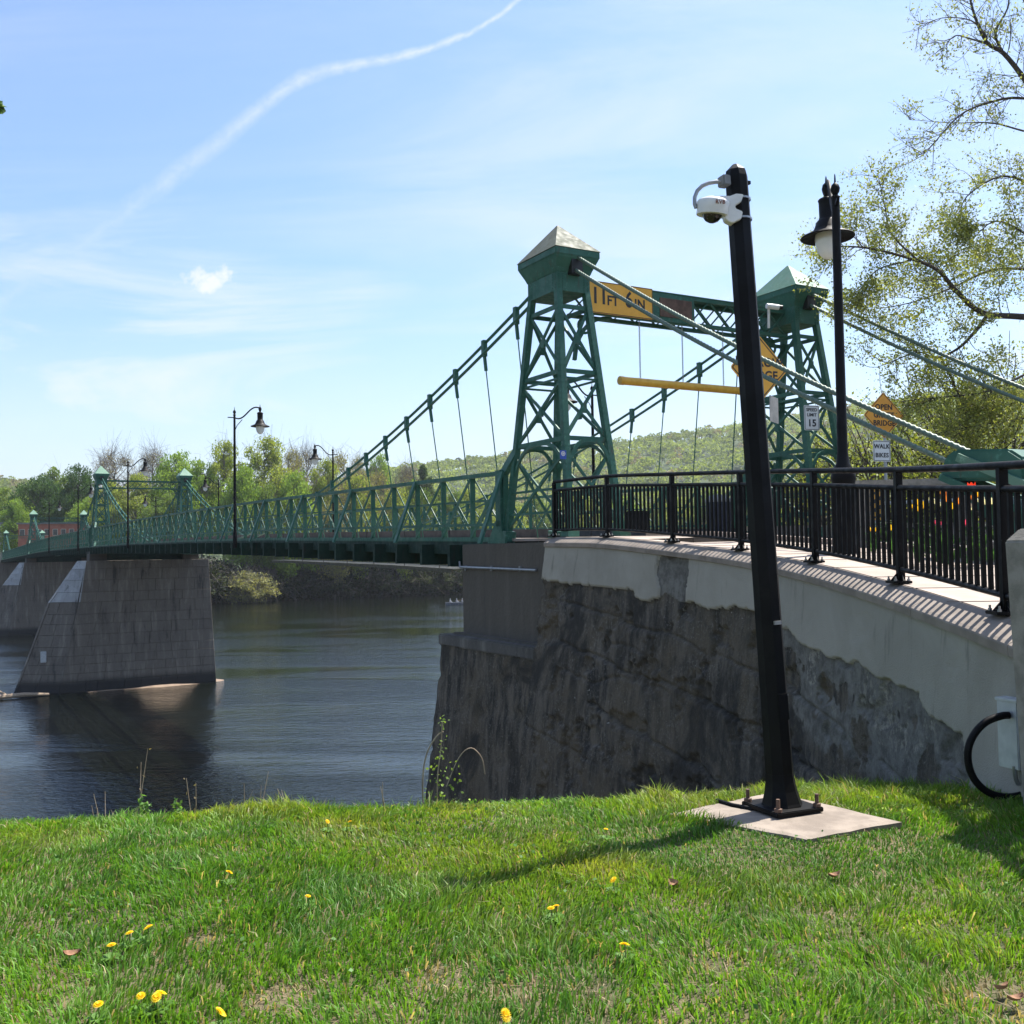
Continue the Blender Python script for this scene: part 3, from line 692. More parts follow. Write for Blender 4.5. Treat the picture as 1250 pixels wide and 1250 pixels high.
# portal strut between each pair of towers
for k, (s0, apex, _) in enumerate(TW):
    z0 = zb(s0); kk = (apex - z0) / 6.42; zt_, zl = z0 + 5.22 * kk, z0 + 4.66 * kk
    root = thing('portal_strut', B(s0, 3.2, zl), ['green lattice cross beam carrying the yellow clearance sign', 'green lattice cross beam between the towers on the nearest pier', 'green lattice cross beam in front of the red building', 'cross beam between the farthest pair of towers'][k], 'cross beam', 'portal cross beams')
    e0, e1 = .36, SEP - .36
    for ds in (-.22, .22):
        bar('chord', B(s0 + ds, e0, zt_), B(s0 + ds, e1, zt_), .09, .075, 'green_steel', root); bar('chord', B(s0 + ds, e0, zl), B(s0 + ds, e1, zl), .09, .075, 'green_steel', root)
        n = 10
        for q in range(n):
            a, b = e0 + (e1 - e0) * q / n, e0 + (e1 - e0) * (q + 1) / n
            bar('lattice', B(s0 + ds, a, zl), B(s0 + ds, b, zt_), .02, .05, 'green_steel', root, BD); bar('lattice', B(s0 + ds, a, zt_), B(s0 + ds, b, zl), .02, .05, 'green_steel', root, BD)
    m = MB(); m.box(B(s0, 3.2, zt_ + .05), (.56, e1 - e0, .02), (BD, BT, (0, 0, 1))); m.build('cover_plate', 'green_steel', root)
    if k == 0:
        m = MB(); m.box(B(s0 - .28, 2.72, (zt_ + zl) / 2), (.03, 1.15, zt_ - zl + .03), (BD, BT, (0, 0, 1))); m.build('name_panel_frame', 'green_steel', root)
        m = MB(); m.box(B(s0 - .30, 2.78, (zt_ + zl) / 2), (.03, .86, zt_ - zl - .16), (BD, BT, (0, 0, 1))); m.build('name_panel', 'rust_steel', root)
    for j in (0, 1):      # curved knee brackets
        m = MB(); pts = [B(s0, (.36 + .9 * f ** 1.6) if not j else SEP - .36 - .9 * f ** 1.6, zl - .02 - .95 * (1 - f) ** 2) for f in np.linspace(0, 1, 8)]
        for q in range(7): m.beam(pts[q], pts[q + 1], .07, .07, BD)
        m.build('knee_bracket', 'green_steel', root)
        m = MB(); c = B(s0, .62 if not j else SEP - .62, zl - .24)
        for q in range(14):
            a, b = 2 * math.pi * q / 14, 2 * math.pi * (q + 1) / 14; m.beam(c + BT * .15 * math.cos(a) + np.array([0, 0, .15 * math.sin(a)]), c + BT * .15 * math.cos(b) + np.array([0, 0, .15 * math.sin(b)]), .05, .035, BD)
        m.build('ring_ornament', 'green_steel', root)

# yellow clearance sign on the strut, and the hanging bar below it
FR = -BD                                                   # faces the approach
def board(root, c, right, w, h, mat, th=.012, rad=.03, name='plate', diamond=False):
    right = np.array(right, float); u = np.array([0, 0, 1.]); n = np.cross(right, u); poly = []
    for cx, cy, a0 in ((1, 1, 0), (-1, 1, 90), (-1, -1, 180), (1, -1, 270)):
        for q in range(4):
            a = R(a0 + q * 30); poly.append((cx * (w / 2 - rad) + rad * math.cos(a), cy * (h / 2 - rad) + rad * math.sin(a)))
    if diamond: poly = [((x - y) * .7071, (x + y) * .7071) for x, y in poly]
    P3 = [c + right * x + u * y for x, y in poly]
    return MB().prism(P3, -n * th).build(name, mat, root)
def border(root, c, right, w, h, mat, wd, ins, diamond=False):
    right = np.array(right, float); u = np.array([0, 0, 1.]); n = np.cross(right, u); m = MB(); x, y = w / 2 - ins, h / 2 - ins
    cs = [(x, y), (-x, y), (-x, -y), (x, -y)]
    if diamond: cs = [((a - b) * .7071, (a + b) * .7071) for a, b in cs]
    for q in range(4):
        a, b = cs[q], cs[(q + 1) % 4]; m.beam(c + right * a[0] + u * a[1] + n * .002, c + right * b[0] + u * b[1] + n * .002, wd, .003, n)
    return m.build('border', mat, root)
def words(root, c, right, lines, mat='ink'):
    n = np.cross(right, (0, 0, 1.))
    for body, size, dx, dy, xs in lines:
        link('lettering', text_mesh(body, size, mat, c + np.array(right) * dx + np.array([0, 0, dy]) + n * .004, right, (0, 0, 1), 1.05, .026, xs=xs), root)
z1 = zb(0); cs = B(-.33, 1.28, z1 + 4.96)
sg = thing('clearance_sign', cs, 'long yellow 11 FT 6 IN clearance sign on the portal beam', 'sign')
board(sg, cs, BT, 1.72, .66, 'sign_yellow', .02, .02); border(sg, cs, BT, 1.72, .66, 'ink', .014, .012)
words(sg, cs, BT, [('11', .46, -.50, .015, .85), ('FT', .28, -.17, -.05, .95), ('6', .46, .24, .015, .85), ('IN', .28, .52, -.05, .95)])
zbar = z1 + 3.33
hb = thing('hanging_bar', B(-.1, 3.1, zbar), 'yellow tubular clearance bar hanging below the portal beam', 'hanging bar')
m = MB(); m.tube([B(-.1, 1.42, zbar), B(-.1, 4.78, zbar)], .085, 14); m.build('tube', 'bar_yellow', hb, smooth=True)
for o in (1.46, 4.74): m = MB(); m.tube([B(-.1, o - .05, zbar), B(-.1, o + .05, zbar)], .092, 14); m.build('end_collar', 'bar_yellow', hb, smooth=True)
for o in (1.95, 3.1, 4.25):
    m = MB(); zz = zbar + .08; q = 0
    while zz < z1 + 4.64:
        c = B(-.1, o, zz + .03); a = BT if q % 2 else BD
        m.tube([c + a * .016 * math.cos(t) + np.array([0, 0, .032 * math.sin(t)]) for t in np.linspace(0, 2 * math.pi, 9)], .0055, 5, False); zz += .047; q += 1
    m.build('chain', 'zinc', hb)

# ------------------------------------------------------------------ cables, suspenders
def rope(mb, pts, r, step=.02, lobes=3, n=12, twist=24.):
    P = np.array(pts, float); L = np.concatenate([[0], np.cumsum(np.linalg.norm(np.diff(P, axis=0), axis=1))]); m = int(L[-1] / step) + 2
    u = np.linspace(0, L[-1], m); Q = np.stack([np.interp(u, L, P[:, i]) for i in range(3)], 1); d = np.gradient(Q, axis=0); d /= np.linalg.norm(d, axis=1)[:, None]
    x = np.cross(d, (0, 0, 1.)); x /= np.linalg.norm(x, axis=1)[:, None]; y = np.cross(x, d); th = np.arange(n) / n * 2 * math.pi
    ph = th[None, :] + 0 * u[:, None]; rad = r * (1 + .20 * np.cos(lobes * (th[None, :] + u[:, None] * twist)))
    V = Q[:, None, :] + rad[..., None] * (np.cos(ph)[..., None] * x[:, None, :] + np.sin(ph)[..., None] * y[:, None, :])
    i_ = np.arange(m * n).reshape(m, n); j_ = np.roll(i_, -1, 1); F = np.stack([i_[:-1], j_[:-1], j_[1:], i_[1:]], -1).reshape(-1, 4)
    return V.reshape(-1, 3), F
def cab_z(k, s):
    a, b = SPANS[k], SPANS[k + 1]; ha, hb_ = zb(a) + 5.48, zb(b) + 5.48 * (TW[k + 1][1] - zb(b)) / 6.42; mid = (a + b) / 2; zm = min(zb(mid) - .48, .3 if k == 0 else 9)
    f = (s - mid) / (mid - a); end = ha if s < mid else hb_; return zm + (end - zm) * f * f
SUSP = MB().tube([(0, 0, 0), (0, 0, 1)], .5, 6).build('suspender', 'green_steel', me_only=True)
for j in (0, 1):
    o = SEP * j; sgn = 1 - 2 * j
    root = thing('main_cable', B(0, o, z1 + 5.4), ['twin green main cables and hangers of the near bridge side, draped from tower to tower', 'twin green main cables and hangers of the far bridge side, right of the tall tower'][j], 'cable', 'main suspension cables')
    for lift, sh in ((.13, .03), (-.13, -.03)):
        for k in range(3):
            ss = np.linspace(SPANS[k] + .62, SPANS[k + 1] - .62, 60); m = MB(); m.tube([B(s, o + sh, cab_z(k, s) + lift) for s in ss], .036, 8, False); m.build('span_cable', 'green_steel', root, smooth=True)
        P0, P1 = B(-.62, o + sh, z1 + 5.50 + lift), B(-9.25, o + sh * 2, 1.02 + lift * .8)
        pts = [P0 * (1 - f) + P1 * f - np.array([0, 0, .16 * math.sin(math.pi * f)]) for f in np.linspace(0, 1, 24)]
        V, F = rope(None, pts, .034); link('back_stay', np_mesh('back_stay', V, F, 'wire_rope', smooth=True), root)
    fars = MB()
    for k in range(3):
        s = SPANS[k] + 1.74
        while s < SPANS[k + 1] - 1.5:
            zc = cab_z(k, s); zf = zb(s) - .1
            if zc - .2 > zf + .25:
                fr = min(1, (zc - zf) / 3.3); bot = B(s, o + sgn * (.12 + .36 * fr), zf); top = B(s, o, zc - .14)
                if k == 0:
                    d = Vector(bot - top); L = d.length; ob = bpy.data.objects.new('suspender', SUSP); col.objects.link(ob); ob.parent = root; OFF[ob.name] = OFF[root.name]
                    ob.matrix_local = Matrix.Translation(Vector(top) - OFF[root.name]) @ d.to_track_quat('Z', 'Y').to_matrix().to_4x4() @ Matrix.Diagonal((.030, .030, L, 1))
                    cl = bar('cable_clamp', B(s, o, zc + .19), B(s, o, zc - .19), .10, .12, 'green_steel', root, BD)
                    bar('hanger_socket', top, top + (bot - top) / L * .38, .06, .06, 'green_steel', root, BD)
                else:
                    fars.beam(top, bot, .035, .035, BD); fars.beam(B(s, o, zc + .18), B(s, o, zc - .35), .1, .1, BD)
            s += 1.5
    tag(fars.build('far_suspenders', 'green_steel', root), kind='stuff')

# anchorage housings of the back stays
for j in (0, 1):
    o = SEP * j; zr = float(np.interp(-9.6, [-12.7, -6.9, -1], [-.49, -.02, .28]))
    root = thing('cable_anchorage', B(-10, o, zr), ['green steel anchorage box where the near cables come down behind the black railing', 'green steel anchorage box of the far cables beside the road'][j], 'anchorage', 'cable anchorages')
    def q(s, do, z): return B(s, o + do, z)
    m = MB(); m.add([q(-9.0, -.26, .80), q(-9.0, .26, .80), q(-9.10, -.26, 1.08), q(-9.10, .26, 1.08), q(-9.24, -.26, 1.16), q(-9.24, .26, 1.16), q(-9.95, -.26, 1.10), q(-9.95, .26, 1.10), q(-10.12, -.26, .98), q(-10.12, .26, .98), q(-10.12, -.26, .72), q(-10.12, .26, .72)],
        [(0, 1, 3, 2), (2, 3, 5, 4), (4, 5, 7, 6), (6, 7, 9, 8), (8, 9, 11, 10), (10, 11, 1, 0), (0, 2, 4, 6, 8, 10), (11, 9, 7, 5, 3, 1)]); m.build('hood', 'green_steel', root, bevel=.03)
    m = MB(); m.add([q(-9.1, -.2, .82), q(-9.1, .2, .82), q(-11.9, -.2, zr - .1), q(-11.9, .2, zr - .1), q(-10.2, -.2, zr - .1), q(-10.2, .2, zr - .1)], [(0, 1, 3, 2), (2, 3, 5, 4), (4, 5, 1, 0), (0, 2, 4), (1, 5, 3)]); m.build('inclined_body', 'green_steel', root, bevel=.02)
    for do in (-.27, .27):
        bar('flange', q(-9.3, do, 1.06), q(-12.2, do, zr - .05), .06, .10, 'green_roof', root); bar('flange', q(-9.05, do, .84), q(-11.8, do, zr - .12), .06, .08, 'green_steel', root)
    m = MB(); m.box(q(-11, 0, zr + .02), (2.8, 1.1, .5), (BD, BT, (0, 0, 1))); m.build('footing', 'post_concrete', root, bevel=.03)

# ------------------------------------------------------------------ truss railings
def truss(k, o, label, full, out):
    a, b = SPANS[k] + 1.24, SPANS[k + 1] - 1.24; n = round((b - a) / 1.5); st = (b - a) / n; H = 1.42
    root = thing('truss_railing', B((a + b) / 2, o), label, 'railing', 'truss railings of the bridge')
    g = 'green_steel'; ss = [a + st * q for q in range(n + 1)]
    mb = MB()
    def put(name, p, q, w, h, u=(0, 0, 1)):
        if full: bar(name, p, q, w, h, g, root, u)
        else: mb.beam(p, q, w, h, u)
    for q in range(0, n, 3):
        e = min(q + 3, n)
        for name, hh, w, h in (('top_chord', H, .13, .085), ('bottom_chord', .02, .10, .10), ('hand_rail', .34, .05, .06)):
            put(name, B(ss[q], o - (out * .06 if name == 'hand_rail' else 0), dz=hh), B(ss[e], o - (out * .06 if name == 'hand_rail' else 0), dz=hh), w, h)
        put('kick_rail', B(ss[q], o, dz=.86), B(ss[e], o, dz=.86), .03, .035)
    for q in range(n + 1):
        put('post', B(ss[q], o, dz=.04), B(ss[q], o, dz=H - .05), .11, .05, BD)
        if q < n:
            put('diagonal', B(ss[q], o - out * .055, dz=H - .06), B(ss[q + 1], o - out * .055, dz=.06), .075, .022, BT)
            put('counter_brace', B(ss[q], o + out * .05, dz=.06), B(ss[q + 1], o + out * .05, dz=H - .06), .045, .012, BT)
        if q % 3 == 0: put('outrigger', B(ss[q], o - out * .62, dz=-.06), B(ss[q], o - out * .07, dz=H + .02), .05, .13, BD)
    # heavy plated end posts
    for e, sg in ((a, 1), (b, -1)):
        m = MB(); m.hexa([B(e - sg * .05, o - .1, dz=-.06), B(e + sg * .62, o - .1, dz=-.06), B(e + sg * .62, o + .1, dz=-.06), B(e - sg * .05, o + .1, dz=-.06)],
                         [B(e + sg * .02, o - .1, dz=.42), B(e + sg * .26, o - .1, dz=.42), B(e + sg * .26, o + .1, dz=.42), B(e + sg * .02, o + .1, dz=.42)]); m.build('end_shoe', g, root)
        put('end_post', B(e + sg * .14, o, dz=.3), B(e + sg * .14, o, dz=H + .06), .20, .22, BD)
        put('end_raker', B(e + sg * .16, o, dz=H - .10), B(e - sg * .27, o + out * .12, dz=H + .40), .12, .20, BD)
    if not full: tag(mb.build('lattice', g, root), kind='stuff')
names = ['first span beside the tall tower', 'second span beyond the nearest pier', 'third span at the far left']
for k in range(3):
    truss(k, -.62, 'green truss railing, near side of the ' + names[k], k == 0, 1)
    truss(k, SEP + .62, 'green truss railing, far side of the ' + names[k], k == 0, -1)

# ------------------------------------------------------------------ floor of each span
for k in range(3):
    a, b = SPANS[k] - (.0 if k else -1.), SPANS[k + 1]
    root = thing('bridge_floor', B((a + b) / 2, 3.2), 'open steel grating floor on green cross beams of the ' + names[k], 'bridge floor', 'bridge floors')
    s = SPANS[k] + (3.24 if k == 0 else 1.24); fb = MB(); q = 0
    while s < SPANS[k + 1]:
        if k == 0: bar('floor_beam', B(s, -.98, dz=-.34), B(s, SEP + .98, dz=-.34), .12, .48, 'shaded_green', root)
        else: fb.beam(B(s, -.98, dz=-.34), B(s, SEP + .98, dz=-.34), .12, .48)
        s += 1.5
    if k: tag(fb.build('floor_beams', 'shaded_green', root), kind='stuff')
    ss = np.linspace(a, b, 46)
    for o, h, w in ((-.62, .30, .10), (SEP + .62, .30, .10), (.9, .22, .09), (2.4, .22, .09), (4.0, .22, .09), (5.5, .22, .09)):
        m = MB()
        for q in range(45): m.beam(B(ss[q], o, dz=-.17 if h == .3 else -.12), B(ss[q + 1], o, dz=-.17 if h == .3 else -.12), w, h)
        m.build('girder' if h == .3 else 'stringer', 'shaded_green', root)
    m = MB(); st = .3 if k == 0 else .8
    for s in np.arange(a, b, st): m.beam(B(s, .98, dz=.0), B(s, SEP - .98, dz=.0), .06 * st / .3, .05)
    for o in np.arange(1.05, SEP - 1, .45):
        for q in range(45): m.beam(B(ss[q], o, dz=.012), B(ss[q + 1], o, dz=.012), .05, .05)
    tag(m.build('grating', 'steel_grey', root), kind='stuff')
    for side in (0, 1):
        e0, e1 = (-.55, .86) if not side else (SEP - .86, SEP + .55); m = MB()
        sp = np.arange(a, b, 3.0)
        for s in sp:
            e = min(s + 2.97, b); m.hexa([B(s, e0, dz=-.015), B(e, e0, dz=-.015), B(e, e1, dz=-.015), B(s, e1, dz=-.015)], [B(s, e0, dz=.045), B(e, e0, dz=.045), B(e, e1, dz=.045), B(s, e1, dz=.045)])
        m.build('footway_deck', 'walk_concrete' if k == 0 else 'steel_grey', root)
        m = MB(); oc = .93 if not side else SEP - .93
        for s in sp: m.beam(B(s + .02, oc, dz=.14), B(min(s + 2.97, b), oc, dz=.14), .10, .22)
        m.build('timber_curb', 'timber_curb', root)
# inspection walk hung below the first span
cw = thing('inspection_walk', B(26, 3, zb(26) - 1.3), 'narrow sunlit maintenance gangway hung under the first span', 'gangway')
m = MB()
for s in np.arange(13, 34, .45): m.beam(B(s, 3.9, dz=-1.0), B(s, 5.3, dz=-1.0), .28, .03)
m.build('planks', 'bright_zinc', cw)  # brighter plank colour stands in for sun glints through the grating
for o in (3.9, 5.3): m = MB(); [m.beam(B(s, o, dz=-1.05), B(s + 1, o, dz=-1.05), .06, .12) for s in np.arange(13, 34, 1.)]; m.build('runner', 'steel_grey', cw)
for s in np.arange(14, 34, 3.): 
    for o in (3.9, 5.3): bar('hanger', B(s, o, dz=-.4), B(s, o, dz=-1.05), .03, .03, 'steel_grey', cw, BD)

# ------------------------------------------------------------------ lamps
def lamp(base, h, arm, label, big_base=False, reach=1.0, rise=.42):
    base = np.array(base, float); a = np.array([arm[0], arm[1], 0.]); a /= np.linalg.norm(a); root = thing('street_lamp', base, label, 'street lamp', 'black street lamps of the bridge')
    U_ = np.array([0, 0, 1.]); n = 12
    if big_base: m = MB(); m.lathe(base, [(.17, 0), (.17, .12), (.145, .16), (.145, .95), (.16, 1.0), (.15, 1.08), (.085, 1.2), (.066, 1.35), (.052, h)], 14); m.build('post', 'black_paint', root, smooth=True)
    else: m = MB(); m.lathe(base, [(.085, -.3), (.085, .25), (.06, .35), (.042, h)], 10); m.build('post', 'black_paint', root, smooth=True)
    t = base + U_ * h
    m = MB(); m.lathe(t - U_ * .02, [(.052, 0), (.06, .03), (.03, .06), (.055, .10), (.062, .14), (.045, .19), (.014, .22), (.008, .32), (.001, .34)], 12); m.build('post_finial', 'black_paint', root, smooth=True)
    m = MB(); m.beam(t - a * .26 - U_ * .10, t + a * .02 - U_ * .10, .03, .035); m.build('arm_stub', 'black_paint', root)
    fs = np.linspace(0, 1, 14); pts = [t - U_ * .10 + a * reach * f + U_ * (rise * math.sin(f * math.pi * .5) ** 2 - .07 * math.sin(f * math.pi * 2)) for f in fs]
    m = MB(); m.tube(pts, .028, 8); m.build('arm', 'black_paint', root, smooth=True)
    m = MB(); m.tube([t - U_ * .55 + a * .04, t - U_ * .4 + a * .10, t - U_ * .26 + a * .22, t - U_ * .16 + a * .30], .014, 6); m.build('arm_bracket', 'black_paint', root, smooth=True)
    e = pts[-1]
    m = MB(); m.lathe(e - U_ * .14, [(.03, 0), (.05, .05), (.064, .11), (.05, .17), (.018, .2), (.01, .27), (.002, .3)], 12); m.build('arm_finial', 'black_paint', root, smooth=True)
    c = e - U_ * .14
    hd = MB(); hd.lathe(c, [(.04, 0), (.105, -.03), (.12, -.05), (.11, -.08), (.105, -.30), (.125, -.33), (.15, -.36), (.18, -.45), (.22, -.50), (.36, -.56), (.37, -.575), (.36, -.585), (.20, -.54), (.15, -.5)], 24); ho = hd.build('lamp_shade', 'black_paint', root, smooth=True, angle=60)
    m = MB(); m.lathe(c, [(.165, -.53), (.175, -.60), (.16, -.70), (.13, -.79), (.075, -.86), (.02, -.885)], 18); m.build('globe', 'lamp_glass', root, smooth=True)
ln = ['tall black lamp beside the near truss railing, largest of the bridge lamps at left', 'black lamp in front of the small pier towers on the near railing', 'black lamp left of the small pier towers', 'tiny black lamp above the second span railing']
for k, s in enumerate((21.9, 47.6, 73.4, 99.5)):
    lamp(B(s, -1.05), 4.85, BT[:2], ln[k])
ln = ['black lamp seen through the lattice of the tall near tower', 'black lamp on the far railing beside the descending main cables', 'black lamp on the far railing right of the pier towers', 'tiny black lamp on the far railing between the pier towers']
for k, s in enumerate((9.8, 34.7, 60.5, 86.4)):
    lamp(B(s, SEP + 1.05), 4.75, -BT[:2], ln[k])
p = at(1031, 640, 12.9); lamp((p[0], p[1], -.12), 4.66, (.20, .98), 'tall black lamp with white globe behind the railing, right of the camera pole', True, rise=.60)

# ------------------------------------------------------------------ black fence on the approach
fe = thing('metal_fence', FP[0], 'curved black metal picket fence on top of the wing wall', 'fence')
Lc = np.concatenate([[0], np.cumsum(np.linalg.norm(np.diff(FC, axis=0), axis=1))])
def fpt(u, h, side=0.):
    c = np.array([np.interp(u, Lc, FC[:, k]) for k in range(3)]); n = np.array([np.interp(u, Lc, FN[:, k]) for k in range(3)]); c[2] += h
    return c + n * side, n
up_ = [Lc[40 * k] for k in range(len(FP))]
us = np.arange(0, Lc[-1], .16)
for nm, hh, r in (('top_rail', 1.05, .031), ('upper_rail', .885, .027), ('bottom_rail', .13, .024)):
    m = MB(); m.tube([fpt(u, hh)[0] for u in us], r, 10); m.build(nm, 'black_paint', fe, smooth=True)
for k, u in enumerate(up_):
    p, n = fpt(u, 0); d = np.cross(n, (0, 0, 1.))
    po = bar('post', p + [0, 0, -.05], p + [0, 0, 1.035], .062, .062, 'black_paint', fe, n)
    m = MB(); m.box(p + n * .02 + [0, 0, .012], (.22, .17, .024), (d, n, (0, 0, 1))); m.build('base_plate', 'black_paint', fe, bevel=.004)
    m = MB()
    for sg in (-1, 1): m.prism([p + d * sg * .02 + [0, 0, .02], p + d * sg * .10 + [0, 0, .02], p + d * sg * .02 + [0, 0, .11]], n * .012)
    m.prism([p + n * .02 + [0, 0, .02], p + n * .10 + [0, 0, .02], p + n * .02 + [0, 0, .11]], d * .012); m.build('foot_gusset', 'black_paint', fe)
    for a in (-1, 1):
        for b in (-1, 1): m = MB(); m.lathe(p + n * (.02 + .06 * b) + d * .085 * a + [0, 0, .024], [(.016, 0), (.016, .016), (.009, .018), (.009, .04)], 6); m.build('bolt', 'zinc', fe)
PK = {}
for k in range(len(up_) - 1):
    n = 17
    for q in range(1, n):
        u = up_[k] + (up_[k + 1] - up_[k]) * q / n; p, nn = fpt(u, 0); bar('picket', p + [0, 0, .13], p + [0, 0, .885], .031, .031, 'black_paint', fe, nn)

# ------------------------------------------------------------------ leaning camera pole with its concrete pad
pb = on(955, 996, -1.6); pb[2] = -1.56
pad = thing('concrete_pad', pb, 'flat concrete slab in the grass under the camera pole', 'slab')
cr = [on(x, y, -1.57) for x, y in ((816, 993), (944, 967), (1100, 1003), (985, 1024))]
pe = []; prr = random.Random(3)
for i_ in range(4):
    for q_ in range(7): f_ = q_ / 7; e_ = cr[i_] * (1 - f_) + cr[(i_ + 1) % 4] * f_; pe.append(e_ + np.array([prr.uniform(-.010, .010), prr.uniform(-.010, .010), prr.uniform(-.004, .0)]))
m = MB(); npe = len(pe); cen = sum(pe) / npe; ins_ = [p_ * .93 + cen * .07 + np.array([0, 0, .008]) for p_ in pe]; lo_ = [np.array([p_[0], p_[1], -1.9]) for p_ in pe]
m.add(lo_ + pe + ins_, [(i_, (i_ + 1) % npe, npe + (i_ + 1) % npe, npe + i_) for i_ in range(npe)] + [(npe + i_, npe + (i_ + 1) % npe, 2 * npe + (i_ + 1) % npe, 2 * npe + i_) for i_ in range(npe)] + [tuple(range(2 * npe, 3 * npe))]); m.build('slab', 'pad_concrete', pad)
zp = -1.565
tp_ = at(898, 205, pb[1] + .06); base = np.array([pb[0], pb[1], zp]); ax_ = tp_ - base; HP = np.linalg.norm(ax_); ax_ /= HP
xa = np.array([math.cos(R(24)), math.sin(R(24)), 0]); xa -= ax_ * (xa @ ax_); xa /= np.linalg.norm(xa); ya = np.cross(ax_, xa); AX = (xa, ya, ax_)
pole = thing('camera_pole', base, 'leaning black steel pole bolted to the concrete pad in the grass', 'pole')
def oct_prof(mb, prof, n=8, tw=math.pi / 8):
    fr = (xa * math.cos(tw) + ya * math.sin(tw), ya * math.cos(tw) - xa * math.sin(tw), ax_); return mb.lathe(base, prof, n, fr)
m = MB(); oct_prof(m, [(.084, .18), (.084, .40), (.083, .42), (.070, HP - .06), (.062, HP - .02), (.02, HP + .02)]); m.build('shaft', 'black_paint', pole)
m = MB(); oct_prof(m, [(.125, .035), (.118, .05), (.098, .12), (.088, .18), (.085, .22)]); m.build('flared_foot', 'black_paint', pole)
m = MB(); m.box(base + [0, 0, .022], (.34, .34, .028), (np.array([xa[0], xa[1], 0]), np.array([-xa[1], xa[0], 0]), (0, 0, 1))); m.build('base_plate', 'black_paint', pole, bevel=.005)
for a in (-1, 1):
    for b in (-1, 1):
        c = base + xa * a * .142 + ya * b * .142; c[2] = zp + .035; m = MB(); m.lathe(c, [(.024, 0), (.024, .02), (.012, .022), (.012, .075)], 6); m.build('anchor_bolt', 'rust_steel', pole)
hp = base + ax_ * (HP * .285) - ya * .08
m = MB(); m.box(hp - ya * .004, (.05, .012, .022), AX); m.build('number_tag', 'zinc', pole)
m = MB(); m.box(base + ax_ * .62 - ya * .079 + xa * .0, (.075, .012, .16), AX); m.build('hand_hole_cover', 'black_paint', pole, bevel=.004)
m = MB(); m.box(base + ax_ * (HP - .085) + xa * .075, (.05, .02, .02), AX); m.build('cap_lug', 'black_paint', pole)
cbl = thing('ground_cable', base + np.array([-.2, .05, 0]), 'short black cable lying on the concrete pad beside the pole foot', 'cable')
m = MB(); q = [on(x, y, -1.555) for x, y in ((875, 977), (895, 983), (918, 987), (936, 986), (944, 983))]; m.tube(q, .013, 8); m.build('sheath', 'black_paint', cbl, smooth=True)

# dome camera on its bracket
cc = at(869, 251, base[1] + .02); camth = thing('security_camera', cc, 'white dome security camera with conduit near the top of the leaning pole', 'camera')
Yp = base[1]
U_ = np.array([0, 0, 1.]); lx = np.array([1., 0, 0]); ly = np.array([0, 1., 0])
til = np.array([.10, -.12, 1.]); til /= np.linalg.norm(til); fx_ = np.cross(ly, til); fx_ /= np.linalg.norm(fx_); CAX = (fx_, np.cross(til, fx_), til)
c0 = at(870, 256, Yp)
m = MB(); m.lathe(c0, [(.094, -.022), (.097, .0), (.100, .040), (.096, .050), (.086, .058), (.05, .072), (.01, .078)], 28, CAX); m.build('housing', 'white_plastic', camth, smooth=True)
m = MB(); m.lathe(c0, [(.062, -.012), (.060, -.030), (.053, -.052), (.038, -.070), (.016, -.080), (.002, -.082)], 24, CAX); m.build('dome', 'dome_glass', camth, smooth=True)
m = MB(); m.lathe(c0, [(.096, -.034), (.098, -.018), (.066, -.018), (.064, -.034)], 28, CAX); m.build('trim_ring', 'white_plastic', camth, smooth=True)
# bracket: curved plate from the dome to the pole with two straps
pcx = at(901, 254, Yp)
m = MB(); P2 = [at(x, y, Yp - .035) for x, y in ((868, 241), (880, 238.5), (891, 239), (899, 236), (908, 237), (905, 246), (898, 250), (898, 254), (907, 258), (905, 267), (894, 272), (886, 268), (883, 258), (878, 251))]
m.prism(P2, (0, .07, 0)); m.build('bracket', 'white_plastic', camth, bevel=.004)
for y0, y1 in ((241, 243), (265.5, 267.5)):
    m = MB(); pc_ = base + ax_ * ((at(906, y0, Yp)[2] - zp) / ax_[2]); ring = []
    for q in range(17): th = 2 * math.pi * q / 16; ring.append(pc_ + .076 * (math.cos(th) * xa + math.sin(th) * ya))
    for q in range(16): m.beam(ring[q], ring[q + 1], .012, .004, np.cross(ax_, ring[q + 1] - ring[q]))
    m.build('strap', 'zinc', camth)
m = MB(); pts = [at(x, y, Yp) for x, y in ((881, 222), (874, 222), (865, 223.5), (857, 227), (851, 233), (848, 241), (848, 249), (850, 254))]; m.tube(pts, .0125, 10); m.build('conduit', 'zinc', camth, smooth=True)
m = MB(); m.box(at(884, 221.5, Yp), (.055, .07, .065), AX); m.build('junction_box', 'steel_grey', camth, bevel=.006)
# lettering on the front of the housing, bent round it is not needed at this width
nd = np.array([.22, -.97, 0]); nd /= np.linalg.norm(nd); rgt = np.cross(U_, -nd) * -1
rgt = np.array([.97, .22, 0]); link('lettering', text_mesh('RVB', .034, 'ink_red', c0 + til * .014 + nd * .1005 + rgt * .004, rgt, (0, 0, 1), 1.1, .015), camth)

